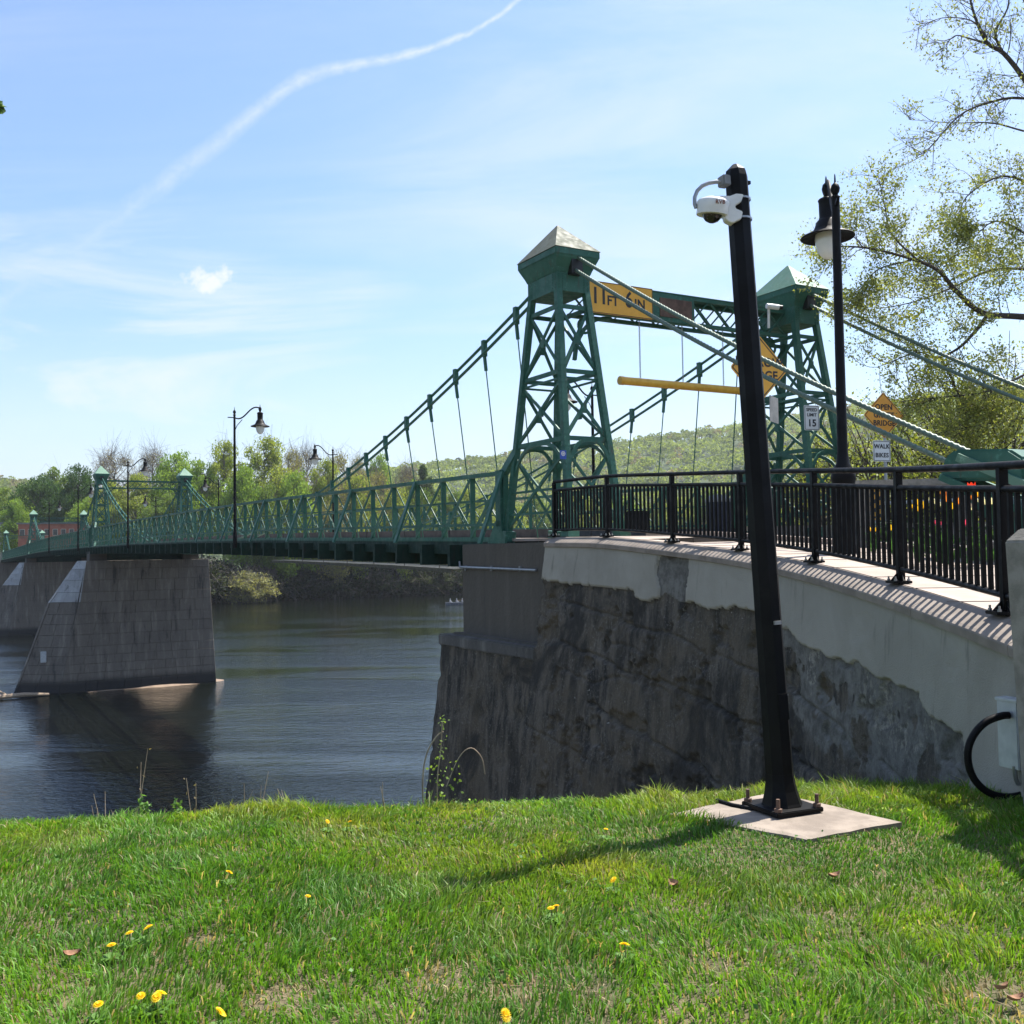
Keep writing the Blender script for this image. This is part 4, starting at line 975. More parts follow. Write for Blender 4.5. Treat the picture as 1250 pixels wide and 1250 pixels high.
# ------------------------------------------------------------------ signs beside the road
def post_sign(loc, ztop): pass
ps = at(930, 560, 16.0); gz = -.25
ns = thing('narrow_bridge_sign', (ps[0], ps[1], gz), 'yellow diamond NARROW BRIDGE sign half hidden by the leaning pole', 'sign')
c = at(927, 450, 16.0); rt_ = np.array([.93, .37, 0]); rt_ /= np.linalg.norm(rt_)
board(ns, c, rt_, .78, .78, 'sign_yellow', .008, .05, diamond=True); border(ns, c, rt_, .78, .78, 'ink', .016, .03, True)
words(ns, c, rt_, [('NARROW', .20, 0, .10, .98), ('BRIDGE', .20, 0, -.11, .98)])
bk = c + np.array([.03, .05, 0]); bar('post', (bk[0], bk[1], gz), (bk[0], bk[1], c[2] + .45), .05, .05, 'zinc', ns, rt_)
c2 = at(945, 500, 16.2); board(ns, c2, (.5, .85, 0), .5, .42, 'steel_grey', .006, .03, 'back_panel')
# speed limit on the right tower
c = at(991, 510, 21.6); sl = thing('speed_limit_sign', c, 'white SPEED LIMIT 15 sign on the leg of the right tower', 'sign')
rt_ = np.array([.96, .28, 0]); rt_ /= np.linalg.norm(rt_); w, h = .37, .54
board(sl, c, rt_, w, h, 'sign_white', .006, .02); border(sl, c, rt_, w, h, 'ink', .01, .018)
words(sl, c, rt_, [('SPEED', .095, 0, .17, 1), ('LIMIT', .095, 0, .06, 1), ('15', .21, 0, -.12, 1)])
bar('bracket', c + np.array([0, .03, -.1]), B(-1.0, SEP - .45, c[2] - .1), .03, .03, 'zinc', sl)
# open grate bridge + walk bikes on one post
c = at(1079, 507, 20.5); og = thing('open_grate_sign', (c[0], c[1], -.1), 'orange-yellow diamond OPEN GRATE BRIDGE sign on a post behind the railing', 'sign')
board(og, c, rt_, .68, .68, 'sign_orange', .006, .04, diamond=True); border(og, c, rt_, .68, .68, 'ink', .012, .022, True)
words(og, c, rt_, [('OPEN', .155, 0, .165, 1), ('GRATE', .155, 0, 0, 1), ('BRIDGE', .155, 0, -.165, .95)])
bar('post', (c[0] + .02, c[1] + .05, -.1), (c[0] + .02, c[1] + .05, c[2] + .4), .045, .045, 'zinc', og, rt_)
c = at(1076.5, 550.5, 20.45); wb = thing('walk_bikes_sign', c, 'small white WALK BIKES sign below the orange diamond sign', 'sign')
board(wb, c, rt_, .41, .43, 'sign_white', .006, .03); border(wb, c, rt_, .41, .43, 'ink', .01, .018)
words(wb, c, rt_, [('WALK', .125, 0, .09, 1), ('BIKES', .125, 0, -.09, 1)])
# object marker with black and yellow stripes
c = at(1068, 616, 18.2); om = thing('hazard_marker', (c[0], c[1], -.1), 'small black and yellow striped hazard marker behind the railing', 'marker')
board(om, c, rt_, .28, .56, 'sign_yellow', .006, .02)
m = MB(); n_ = np.cross(rt_, (0, 0, 1.))
for q in range(-3, 4):
    z_ = q * .16; a = [(-.13, z_ - .04), (.13, z_ + .09), (.13, z_ + .165), (-.13, z_ + .035)]; a = [(x, min(max(y, -.27), .27)) for x, y in a]
    if abs(a[0][1] - a[3][1]) + abs(a[1][1] - a[2][1]) > .06: m.prism([c + rt_ * x + np.array([0, 0, y]) + n_ * .003 for x, y in a], -n_ * .002)
m.build('stripes', 'ink', om); bar('post', (c[0], c[1] + .03, -.1), (c[0], c[1] + .03, c[2] + .2), .04, .04, 'zinc', om, rt_)
# round blue sticker on the front leg of the tall tower
c = at(687.5, 555, 19.02); st_ = thing('blue_sticker', c, 'small blue notice with a white emblem on the front leg of the tall tower', 'notice')
st_r = np.array([.9, .42, 0]); st_r /= np.linalg.norm(st_r); board(st_, c, st_r, .135, .17, 'sign_blue', .004, .01)
n_ = np.cross(st_r, (0, 0, 1.)); m = MB()
for q in range(10):
    a, b = 2 * math.pi * q / 10, 2 * math.pi * (q + 1) / 10; m.beam(c + st_r * .04 * math.cos(a) + np.array([0, 0, .02 + .04 * math.sin(a)]) + n_ * .002, c + st_r * .04 * math.cos(b) + np.array([0, 0, .02 + .04 * math.sin(b)]) + n_ * .002, .012, .002, n_)
for q in range(3): a = q * math.pi / 3; m.beam(c + st_r * .03 * math.cos(a) + np.array([0, 0, .02 + .03 * math.sin(a)]) + n_ * .002, c - st_r * .03 * math.cos(a) + np.array([0, 0, .02 - .03 * math.sin(a)]) + n_ * .002, .01, .002, n_)
m.build('emblem', 'sign_white', st_)
for k, (px, py, dd) in enumerate(((944, 375, 21.9),)):
    c = at(px, py, dd); bc = thing('bullet_camera', c, 'small white camera fixed under the roof of the right tower', 'camera')
    m = MB(); m.tube([c + np.array([-.16, -.05, .02]), c + np.array([.12, .02, 0])], .06, 12); m.build('body', 'white_plastic', bc, smooth=True)
    m = MB(); m.tube([c + np.array([.12, .02, 0]), c + np.array([.2, .04, 0])], .05, 12); m.build('lens_hood', 'ink', bc, smooth=True)
    m = MB(); m.beam(c + np.array([-.1, 0, 0]), c + np.array([-.1, .05, -.45]), .04, .04, BD); m.build('stalk', 'white_plastic', bc)

# ------------------------------------------------------------------ concrete post, electrical box and hose at the right edge
pl = np.array([3.17, 6.0]); 
cpst = thing('concrete_post', (pl[0], pl[1], -1.75), 'rough grey concrete post with chamfered top at the right edge', 'post')
m = MB(); yaw = R(20); ex = np.array([math.cos(yaw), math.sin(yaw), 0]); ey = np.array([-math.sin(yaw), math.cos(yaw), 0])
def sq(h, z): return [np.array([pl[0], pl[1], z]) + ex * a * h + ey * b * h for a, b in ((-1, -1), (1, -1), (1, 1), (-1, 1))]
V = sq(.105, -2.0) + sq(.150, .02) + sq(.095, .095); m.add(V, [(3, 2, 1, 0)] + [(a * 4 + b, a * 4 + (b + 1) % 4, a * 4 + 4 + (b + 1) % 4, a * 4 + 4 + b) for a in (0, 1) for b in range(4)] + [(8, 9, 10, 11)]); m.build('shaft', 'post_concrete', cpst, bevel=.008)
eb = thing('electrical_box', at(1234, 900, 6.3), 'galvanised electrical box beside the concrete post', 'electrical box')
c = at(1236, 896, 6.35); m = MB(); m.box(c, (.085, .16, .42), (ex, ey, (0, 0, 1))); m.build('body', 'bright_zinc', eb, bevel=.006)
m = MB(); m.box(c + [0, 0, .215], (.10, .175, .02), (ex, ey, (0, 0, 1))); m.build('lid', 'bright_zinc', eb, bevel=.004)
m = MB(); m.tube([at(1238, 935, 6.3), at(1240, 950, 6.3), at(1243, 958, 6.3)], .014, 8); m.build('fitting', 'zinc', eb, smooth=True)
hs = thing('black_conduit', at(1200, 980, 6.3), 'thick black flexible conduit looping in front of the wall at the right edge', 'conduit')
m = MB(); pts = catmull(np.array([at(x, y, 6.3) for x, y in ((1232, 873), (1222, 874), (1204, 881), (1190, 895), (1182, 914), (1183, 936), (1192, 955), (1208, 968), (1228, 973), (1248, 970), (1262, 962))]), 4); m.tube(pts, .023, 10); m.build('hose', 'black_paint', hs, smooth=True)

# ------------------------------------------------------------------ flower bed and things behind the fence
def leafs(P, size, colr, rg, asp=.5, droop=0.):
    """one diamond leaf per point"""
    n = len(P); a = rg.normal(size=(n, 3)); a /= np.linalg.norm(a, axis=1)[:, None]; b = rg.normal(size=(n, 3)); b -= a * (a * b).sum(1)[:, None]; b /= np.linalg.norm(b, axis=1)[:, None]
    size = np.asarray(size).reshape(-1, 1) * np.ones((n, 1)); c = np.cross(a, b) * size * .18
    V = np.stack([P - a * size, P + b * size * asp + c, P + a * size, P - b * size * asp + c], 1).reshape(-1, 3)
    F = np.arange(4 * n).reshape(n, 4); C = np.repeat(colr, 4, 0); return V, F, C
fr_ = np.random.default_rng(11)
FLC = {'yellow': (.85, .55, .02), 'orange': (.80, .28, .05), 'white': (.75, .74, .66), 'red': (.70, .04, .02), 'pink': (.7, .08, .25)}
flower_px = [(1120, 614, 'yellow', 10.9), (1122, 622, 'yellow', 10.8), (1128, 617, 'yellow', 11.2), (1116, 619, 'yellow', 11.1), (1153, 604, 'orange', 10.7), (1155, 610, 'orange', 11.1), (1163, 619, 'yellow', 10.9), (1171, 613, 'orange', 10.7), (1186, 594, 'red', 11.0), (1186, 620, 'white', 10.9), (1195, 604, 'yellow', 10.7), (1197, 612, 'white', 11.0), (1204, 614, 'white', 10.8), (1211, 613, 'white', 10.9), (1146, 616, 'white', 10.8), (1066, 648, 'yellow', 11.6), (1088, 645, 'yellow', 11.5), (1146, 640, 'pink', 10.9), (1180, 639, 'pink', 10.7), (1188, 608, 'orange', 10.9), (1139, 612, 'white', 11.0)]
wherew = {}
for k, (px, py, cn, Yd) in enumerate(flower_px):
    p = at(px, py, Yd); s_, o_ = so(p[None])[0][0], 0
    g0 = float(np.interp(p[1], FC[::-1, 1], FC[::-1, 2])) + .03
    root = thing('garden_flower', (p[0], p[1], g0), cn + ' flower in the bed seen through the black fence', 'flower', cn + ' flowers in the bed')
    m = MB(); m.tube([(p[0] + .02, p[1], g0), (p[0] + .01, p[1], (g0 + p[2]) / 2), p - [0, 0, .02]], .006, 5); 
    me = m.build('stem', 'leaf', me_only=True); ca = me.color_attributes.new('col', 'FLOAT_COLOR', 'POINT'); ca.data.foreach_set('color', np.tile([.05, .13, .03, 1.], len(me.vertices))); link('stem', me, root)
    V = []; F = []; n = 6
    for q in range(n):
        a = 2 * math.pi * q / n; d = np.array([math.cos(a), math.sin(a), 0]); t = np.array([-d[1], d[0], 0]); b0 = len(V)
        V += [p - [0, 0, .03], p + d * .035 - t * .028 + [0, 0, .01], p + d * .045 + [0, 0, .05], p + d * .035 + t * .028 + [0, 0, .01]]; F.append((b0, b0 + 1, b0 + 2, b0 + 3))
    link('bloom', np_mesh('bloom', V, F, 'petal', cols=np.tile(FLC[cn], (len(V), 1))), root)
    V = []; F = []
    for q in range(5):
        a = fr_.uniform(0, 6.28); d = np.array([math.cos(a), math.sin(a), 0]); t = np.array([-d[1], d[0], 0]); b0 = len(V); h = fr_.uniform(.18, .4); r0 = np.array([p[0], p[1], g0])
        V += [r0 - t * .015, r0 + d * .05 - t * .02 + [0, 0, h * .6], r0 + d * .13 + [0, 0, h], r0 + d * .05 + t * .02 + [0, 0, h * .6]]; F.append((b0, b0 + 1, b0 + 2, b0 + 3))
    link('leaves', np_mesh('leaves', V, F, 'leaf', cols=np.tile((.05, .14, .035), (len(V), 1))), root)
# low rubble edging of the bed: rocks
for k in range(34):
    u = fr_.uniform(6.2, 13.5); p, n = fpt(u, .05, -(2.25 + fr_.uniform(0, .22))); r = fr_.uniform(.06, .13)
    bm = bmesh.new(); bmesh.ops.create_icosphere(bm, subdivisions=1, radius=r)
    for v in bm.verts: v.co = Vector(v.co) * fr_.uniform(.75, 1.2); v.co.z *= .7
    me = bpy.data.meshes.new('rock'); bm.to_mesh(me); bm.free(); me.materials.append(MATS['post_concrete'])
    o = bpy.data.objects.new('edging_rock', me); col.objects.link(o); o.location = p; tag(o, 'rough edging rock of the flower bed behind the black fence', 'rock', 'edging rocks of the flower bed')
# dark leafy plants filling the bed
for k in range(16):
    u = 5.5 + k * .5; p, n = fpt(u, .03, -(2.75 + fr_.uniform(-.2, .4))); V_, F_, C_ = leafs(p + fr_.normal(size=(170, 3)) * [.17, .17, .09] + [0, 0, .16], fr_.uniform(.03, .06, 170), np.array([(.035, .075, .022)]) * fr_.uniform(.6, 1.5, (170, 1)), fr_)
    o = link('bed_plant', np_mesh('bed_plant', V_, F_, 'leaf', cols=C_), loc=p); tag(o, 'low dark green leafy plant in the flower bed behind the black fence', 'plant', 'low plants in the flower bed')
# far kerb wall with its pale rail, and a blue bin
kw = thing('kerb_barrier', B(-4, SEP + 1.2, .1), 'low pale concrete barrier along the far side of the road', 'barrier')
m = MB()
for s in np.arange(-13, .0, 1.6): m.beam(B(s, SEP - .2, dz=-.02), B(s + 1.57, SEP - .2, dz=-.02), .2, .62)
m.build('block_row', 'walk_concrete', kw)
m = MB(); m.tube([B(s, SEP - .2, dz=.72) for s in np.arange(-13, -1.9, 1.)], .035, 8); m.build('pipe_rail', 'sign_white', kw, smooth=True)
for s in np.arange(-13, -2, 2.): bar('rail_post', B(s, SEP - .2, dz=.2), B(s, SEP - .2, dz=.74), .05, .05, 'sign_white', kw, BD)
for k, (px, lbl) in enumerate(((877, 'dark blue litter bin on the far side of the road'), (1050, 'blue bin right of the wide lamp base behind the fence'))):
    p = at(px, 622, 21.5 if k == 0 else 19); root = thing('litter_bin', (p[0], p[1], .0), lbl, 'bin')
    m = MB(); m.lathe((p[0], p[1], .12), [(.22, 0), (.25, .05), (.27, .85), (.28, .88)], 14); m.build('body', 'blue_bin', root, smooth=True)
    m = MB(); m.lathe((p[0], p[1], 1.0), [(.285, 0), (.285, .05), (.2, .14), (.05, .17)], 14); m.build('lid', 'steel_grey', root, smooth=True)
cv_box = thing('control_cabinet', B(-3.3, .75, .1), 'black metal box standing at the foot of the tall tower behind the fence', 'cabinet')
c = at(778, 637, 19.2); m = MB(); m.box(c, (.35, .25, .36), (BT, BD, (0, 0, 1))); m.build('body', 'black_paint', cv_box, bevel=.01)
m = MB(); m.box(c + [0, 0, .19], (.39, .29, .03), (BT, BD, (0, 0, 1))); m.build('lid', 'black_paint', cv_box, bevel=.005)
# slab-roofed shelter table behind the flowers
tb = thing('stone_bench', at(1110, 600, 14.5), 'long grey slab bench behind the flower bed', 'bench')
c = at(1115, 585, 14.5); m = MB(); m.box(c + np.array([0, 0, -.06]), (1.9, .5, .1), (np.array([.97, -.2, 0]), np.array([.2, .97, 0]), (0, 0, 1))); m.build('slab', 'post_concrete', tb, bevel=.012)
for sgn in (-1, 1): m = MB(); m.box(c + np.array([.7 * sgn, -.14 * sgn, -.62]), (.16, .42, 1.05), (np.array([.97, -.2, 0]), np.array([.2, .97, 0]), (0, 0, 1))); m.build('support', 'post_concrete', tb, bevel=.012)

# ------------------------------------------------------------------ boat with people on the river
bp_ = on(556, 738, WATER); bt = thing('rowing_boat', (bp_[0], bp_[1], WATER), 'small white boat with people far out on the river beside the abutment', 'boat')
V = []; L_, W_ = 3.9, .7
for f in np.linspace(-1, 1, 15):
    w = W_ * (1 - abs(f) ** 2.6 * (.55 if f < 0 else 1)) + .03; sheer = .1 * f * f
    V += [(f * L_ / 2, -w, .42 + sheer), (f * L_ / 2, -w * .75, -.12), (f * L_ / 2, w * .75, -.12), (f * L_ / 2, w, .42 + sheer), (f * L_ / 2, w * .85, .40 + sheer), (f * L_ / 2, w * .6, .05), (f * L_ / 2, -w * .6, .05), (f * L_ / 2, -w * .85, .40 + sheer)]
F = [(i * 8 + e, i * 8 + (e + 1) % 8, (i + 1) * 8 + (e + 1) % 8, (i + 1) * 8 + e) for i in range(14) for e in range(8)] + [tuple(range(8)), tuple(range(14 * 8, 15 * 8))]
V = [(bp_[0] + x * .97 - y * .2, bp_[1] + x * .2 + y * .97, WATER + z) for x, y, z in V]; MB().add(V, F).build('hull', 'boat_white', bt, smooth=True)
for x in (-1.1, .2, 1.3): m = MB(); m.box((bp_[0] + x * .97, bp_[1] + x * .2, WATER + .33), (.25, 1.25, .04)); m.build('thwart', 'cane', bt)
def seated(p, seed, label):
    rg = random.Random(seed); J = {'pel': (0, 0, .1), 'che': (.03, 0, .42), 'nec': (.05, 0, .60), 'hea': (.07, 0, .78), 'top': (.07, 0, .86), 'ls': (.04, .2, .54), 'le': (.16, .27, .32), 'lh': (.34, .18, .3), 'rs': (.04, -.2, .54), 're': (.16, -.27, .32), 'rh': (.34, -.18, .3), 'lk': (.42, .12, .16), 'lf': (.48, .12, -.22), 'rk': (.42, -.12, .16), 'rf': (.48, -.12, -.22)}
    E = [('pel', 'che'), ('che', 'nec'), ('nec', 'hea'), ('hea', 'top'), ('che', 'ls'), ('ls', 'le'), ('le', 'lh'), ('che', 'rs'), ('rs', 're'), ('re', 'rh'), ('pel', 'lk'), ('lk', 'lf'), ('pel', 'rk'), ('rk', 'rf')]
    Rr = dict(pel=.16, che=.17, nec=.06, hea=.105, top=.07, ls=.075, le=.05, lh=.04, rs=.075, re=.05, rh=.04, lk=.08, lf=.05, rk=.08, rf=.05); ks = list(J)
    me = bpy.data.meshes.new('person'); me.from_pydata([J[k] for k in ks], [(ks.index(a), ks.index(b)) for a, b in E], []); o = bpy.data.objects.new('tmp', me); col.objects.link(o)
    md = o.modifiers.new('s', 'SKIN'); sv = me.skin_vertices[0].data
    for i, k in enumerate(ks): sv[i].radius = (Rr[k], Rr[k]); sv[i].use_root = (k == 'pel')
    o.modifiers.new('d', 'SUBSURF').levels = 1; dg = bpy.context.evaluated_depsgraph_get(); dg.update(); m2 = bpy.data.meshes.new_from_object(o.evaluated_get(dg)); bpy.data.objects.remove(o)
    m2.materials.clear(); m2.materials.append(MATS['shirt']); ob = bpy.data.objects.new('person', m2); col.objects.link(ob); ob.location = p; ob.rotation_euler = (0, 0, rg.uniform(-.5, .5)); tag(ob, label, 'person', 'people in the boat')
for x, l in ((-1.1, 'person in white sitting at the left end of the small boat'), (.2, 'person in white sitting in the middle of the small boat'), (1.3, 'person in white sitting at the right end of the small boat')):
    seated((bp_[0] + x * .97, bp_[1] + x * .2, WATER + .38), int(x * 10) + 20, l)
rod = thing('fishing_rod', (bp_[0], bp_[1], WATER + .7), 'thin rod held out over the side of the small boat', 'rod')
m = MB(); m.tube([(bp_[0] + .5, bp_[1], WATER + .75), (bp_[0] + 2.9, bp_[1], WATER + 1.35)], [.03, .015], 5); m.build('shaft', 'cane', rod)

# ------------------------------------------------------------------ houses beyond the far end
def house(px0, px1, ytop, ybot, Yd, wall, roofm, label, flat=True, wins=5):
    a, b = at(px0, ybot, Yd), at(px1, ybot, Yd + 4); zt = at(px0, ytop, Yd)[2]; zb_ = -5.
    d = b - a; d[2] = 0; L = np.linalg.norm(d); d /= L; n = np.array([-d[1], d[0], 0]); D = 12.
    root = thing('building', (a[0], a[1], zb_), label, 'building')
    q = lambda x, y, z: np.array([a[0], a[1], 0]) + d * x + n * y + np.array([0, 0, z])
    MB().hexa([q(0, 0, zb_), q(L, 0, zb_), q(L, D, zb_), q(0, D, zb_)], [q(0, 0, zt), q(L, 0, zt), q(L, D, zt), q(0, D, zt)]).build('wall', wall, root)
    if flat: MB().hexa([q(-.3, -.3, zt + .003), q(L + .3, -.3, zt + .003), q(L + .3, D + .3, zt + .003), q(-.3, D + .3, zt + .003)], [q(-.3, -.3, zt + .35), q(L + .3, -.3, zt + .35), q(L + .3, D + .3, zt + .35), q(-.3, D + .3, zt + .35)]).build('roof', roofm, root)
    else: MB().add([q(-.4, -.4, zt), q(L + .4, -.4, zt), q(L + .4, D + .4, zt), q(-.4, D + .4, zt), q(-.4, D / 2, zt + 3.2), q(L + .4, D / 2, zt + 3.2)], [(0, 1, 5, 4), (2, 3, 4, 5), (0, 4, 3), (1, 2, 5), (3, 2, 1, 0)]).build('roof', roofm, root)
    for k in range(wins):
        x = L * (k + .5) / wins; zc = zt - 1.9
        w = MB().box(q(x, -.03, zc), (1.1, .1, 1.5), (d, n, (0, 0, 1))).build('window', 'house_wall', root)
        MB().box(q(x, -.06, zc), (.9, .1, 1.3), (d, n, (0, 0, 1))).build('pane', 'window_dark', w)
house(22, 112, 640, 668, 232, 'brick_red', 'roof_grey', 'long red brick building beyond the far end of the bridge', True, 9)
house(-25, 15, 644, 668, 245, 'house_wall', 'roof_grey', 'pale house with grey roof at the far left edge', False, 3)

# ------------------------------------------------------------------ lawn
gr = np.random.default_rng(5)
def inpoly(x, y, poly):
    r = np.zeros(len(x), bool); n = len(poly)
    for i in range(n):
        (x1, y1), (x2, y2) = poly[i][:2], poly[(i + 1) % n][:2]; c = ((y1 > y) != (y2 > y)) & (x < (x2 - x1) * (y - y1) / (y2 - y1 + 1e-12) + x1); r ^= c
    return r
def lawn(n, y0, y1, hmul):
    y = np.sqrt(gr.uniform(y0 ** 2, y1 ** 2, n)); x = gr.uniform(-1, 1, n) * (.60 * y + .9)
    dens = fbm(x * 1.6 + 9, y * 1.6, 100, 4)
    bare = np.zeros(n)
    for bx, by, br in ((530, 1195, .14), (630, 1215, .12), (340, 1218, .13), (250, 1150, .10), (725, 1220, .09), (1240, 1228, .26), (880, 1190, .12)):
        c = on(bx, by, -1.6); bare = np.maximum(bare, np.clip(1.25 - np.hypot(x - c[0], (y - c[1])) / br, 0, 1))
    wallx = np.interp(y, WL[::-1, 1], WL[::-1, 0]) - .04
    keep = ~inpoly(x, y, [cen + (c - cen) * .93 for c in cr]) & (x < wallx) & (gr.random(n) > bare * .55) & (gr.random(n) < .62 + dens)
    x, y, dens, bare = x[keep], y[keep], dens[keep], bare[keep]; n = len(x); z = ground_z(x, y) - .004
    tall = fbm(x * .9, y * .9 + 4, 120, 4); cl = fbm(x * 4.5, y * 4.5, 130, 3)
    h = hmul * (.018 + .062 * tall ** 1.3 + .115 * np.clip(cl - .25, 0, 1) ** 1.5) * gr.uniform(.55, 1.3, n) * (1 - .3 * bare)
    dpad = np.hypot((x - 1.66) / 1.0, (y - 5.55) / .6); h *= np.clip(.4 + .8 * (dpad - .4), .4, 1); edge = np.clip((y - 6.2) / .6, 0, 1); h *= 1 + 1.1 * edge * gr.random(n) ** 2
    for tx, ty in ((1150, 1215), (800, 985), (870, 1010)):
        c = on(tx, ty, -1.6); h *= 1 + .8 * np.exp(-((x - c[0]) ** 2 + (y - c[1]) ** 2) / .03)
    w = gr.uniform(.0020, .0038, n) * (1 + .12 * y / 4)
    th = gr.normal(0, .9, n) + 14 * fbm(x * 1.7, y * 1.7, 125, 3); lean = gr.uniform(.15, .95, n); d = np.stack([np.cos(th), np.sin(th)], 1); ph = gr.uniform(0, 2 * np.pi, n); s = np.stack([np.cos(ph), np.sin(ph)], 1) * w[:, None]
    P = np.stack([x, y, z], 1); V = np.zeros((n, 5, 3))
    V[:, 0, :2] = P[:, :2] - s; V[:, 1, :2] = P[:, :2] + s; V[:, 0, 2] = V[:, 1, 2] = z
    m1 = P[:, :2] + d * (h * lean * .35)[:, None]; V[:, 2, :2] = m1 + s * .8; V[:, 3, :2] = m1 - s * .8; V[:, 2, 2] = V[:, 3, 2] = z + h * .6
    V[:, 4, :2] = P[:, :2] + d * (h * lean)[:, None]; V[:, 4, 2] = z + h * (1 - .3 * lean)
    b = np.arange(n)[:, None] * 5; F = np.concatenate([b + [0, 1, 2], b + [0, 2, 3], b + [3, 2, 4]], 0)
    yel = fbm(x * .55 + 20, y * .55, 140, 4); f = np.clip((yel - .44) * 5, 0, 1)[:, None]; dk = np.clip((fbm(x * 1.1, y * 1.1, 150, 4) - .42) * 5, 0, 1)[:, None]
    c = np.array([(.125, .265, .026)]) * (1 - f) + np.array([(.26, .345, .038)]) * f; c = c * (1 - .45 * dk) + np.array([(.050, .155, .024)]) * .45 * dk
    moss = np.zeros(n)
    for bx, by, br in ((560, 985, .5), (800, 975, .4), (730, 1060, .3), (40, 1030, .4), (420, 1010, .35), (300, 990, .4)):
        q = on(bx, by, -1.6); moss = np.maximum(moss, np.clip(1.2 - np.hypot(x - q[0], y - q[1]) / br, 0, 1))
    moss = (moss * np.clip(fbm(x * 3, y * 3, 170, 3) * 2 - .3, 0, 1))[:, None]; c = c * (1 - .6 * moss) + np.array([(.33, .34, .06)]) * .6 * moss
    dry = (gr.random(n) < .08 + .4 * bare)[:, None]; c = np.where(dry, np.array([(.40, .33, .18)]) * gr.uniform(.6, 1.1, (n, 1)), c); c = c * gr.uniform(.6, 1.35, (n, 1)) * (1 + gr.normal(size=(n, 3)) * .06)
    return V.reshape(-1, 3), F, np.repeat(np.clip(c, .005, 1), 5, 0)
V, F, C = lawn(430000, 2.7, 9.6, 1.0)
tag(link('grass', np_mesh('grass', V, F, 'grass_blade', cols=C)), 'short bright green lawn grass in the foreground', 'grass', kind='stuff')
# loose dry straw and thatch lying between the blades
n = 26000; y = np.sqrt(gr.uniform(2.7 ** 2, 8 ** 2, n)); x = gr.uniform(-1, 1, n) * (.60 * y + .7); bare = np.full(n, .10)
for bx, by, br in ((530, 1195, .24), (630, 1215, .2), (340, 1218, .22), (250, 1150, .18), (725, 1220, .18), (1235, 1225, .36), (880, 1190, .28), (1050, 1150, .3)):
    c = on(bx, by, -1.6); bare = np.maximum(bare, np.clip(1.4 - np.hypot(x - c[0], (y - c[1])) / br, 0, 1))
k = (gr.random(n) < bare) & ~inpoly(x, y, cr) & (x < np.interp(y, WL[::-1, 1], WL[::-1, 0]) - .05); x, y = x[k], y[k]; n = len(x); z = ground_z(x, y) + gr.uniform(.002, .014, n); a = gr.uniform(0, 6.28, n); L = gr.uniform(.012, .05, n); d = np.stack([np.cos(a) * L, np.sin(a) * L, gr.normal(0, .12, n) * L], 1); s = np.stack([-np.sin(a), np.cos(a), 0 * a], 1) * gr.uniform(.0012, .0028, n)[:, None]; P = np.stack([x, y, z], 1)
V = np.stack([P - d - s, P + d - s * .6, P + d + s * .6, P - d + s], 1).reshape(-1, 3); C = np.repeat(np.array([(.40, .31, .19)]) * gr.uniform(.4, 1.2, (n, 1)), 4, 0)
tag(link('straw', np_mesh('straw', V, np.arange(4 * n).reshape(n, 4), 'grass_blade', cols=C)), 'dry straw and thatch lying on the bare lawn patches', 'straw', kind='stuff')
# clover and other broad leaves between the blades
n = 5200; y = np.sqrt(gr.uniform(9, 49, n)); x = gr.uniform(-1, 1, n) * (.58 * y + .5); k = (fbm(x * 1.3 + 3, y * 1.3, 200, 4) > .50) & ~inpoly(x, y, cr) & (x < np.interp(y, WL[::-1, 1], WL[::-1, 0]) - .05); x, y = x[k], y[k]
P = np.stack([x, y, ground_z(x, y) + gr.uniform(.015, .055, len(x))], 1); V, F, C = leafs(P, gr.uniform(.006, .014, len(x)), np.array([(.085, .19, .04)]) * gr.uniform(.6, 1.5, (len(x), 1)), gr, .8)
tag(link('clover', np_mesh('clover', V, F, 'leaf', cols=C)), 'small broad clover leaves scattered through the lawn', 'clover', kind='stuff')

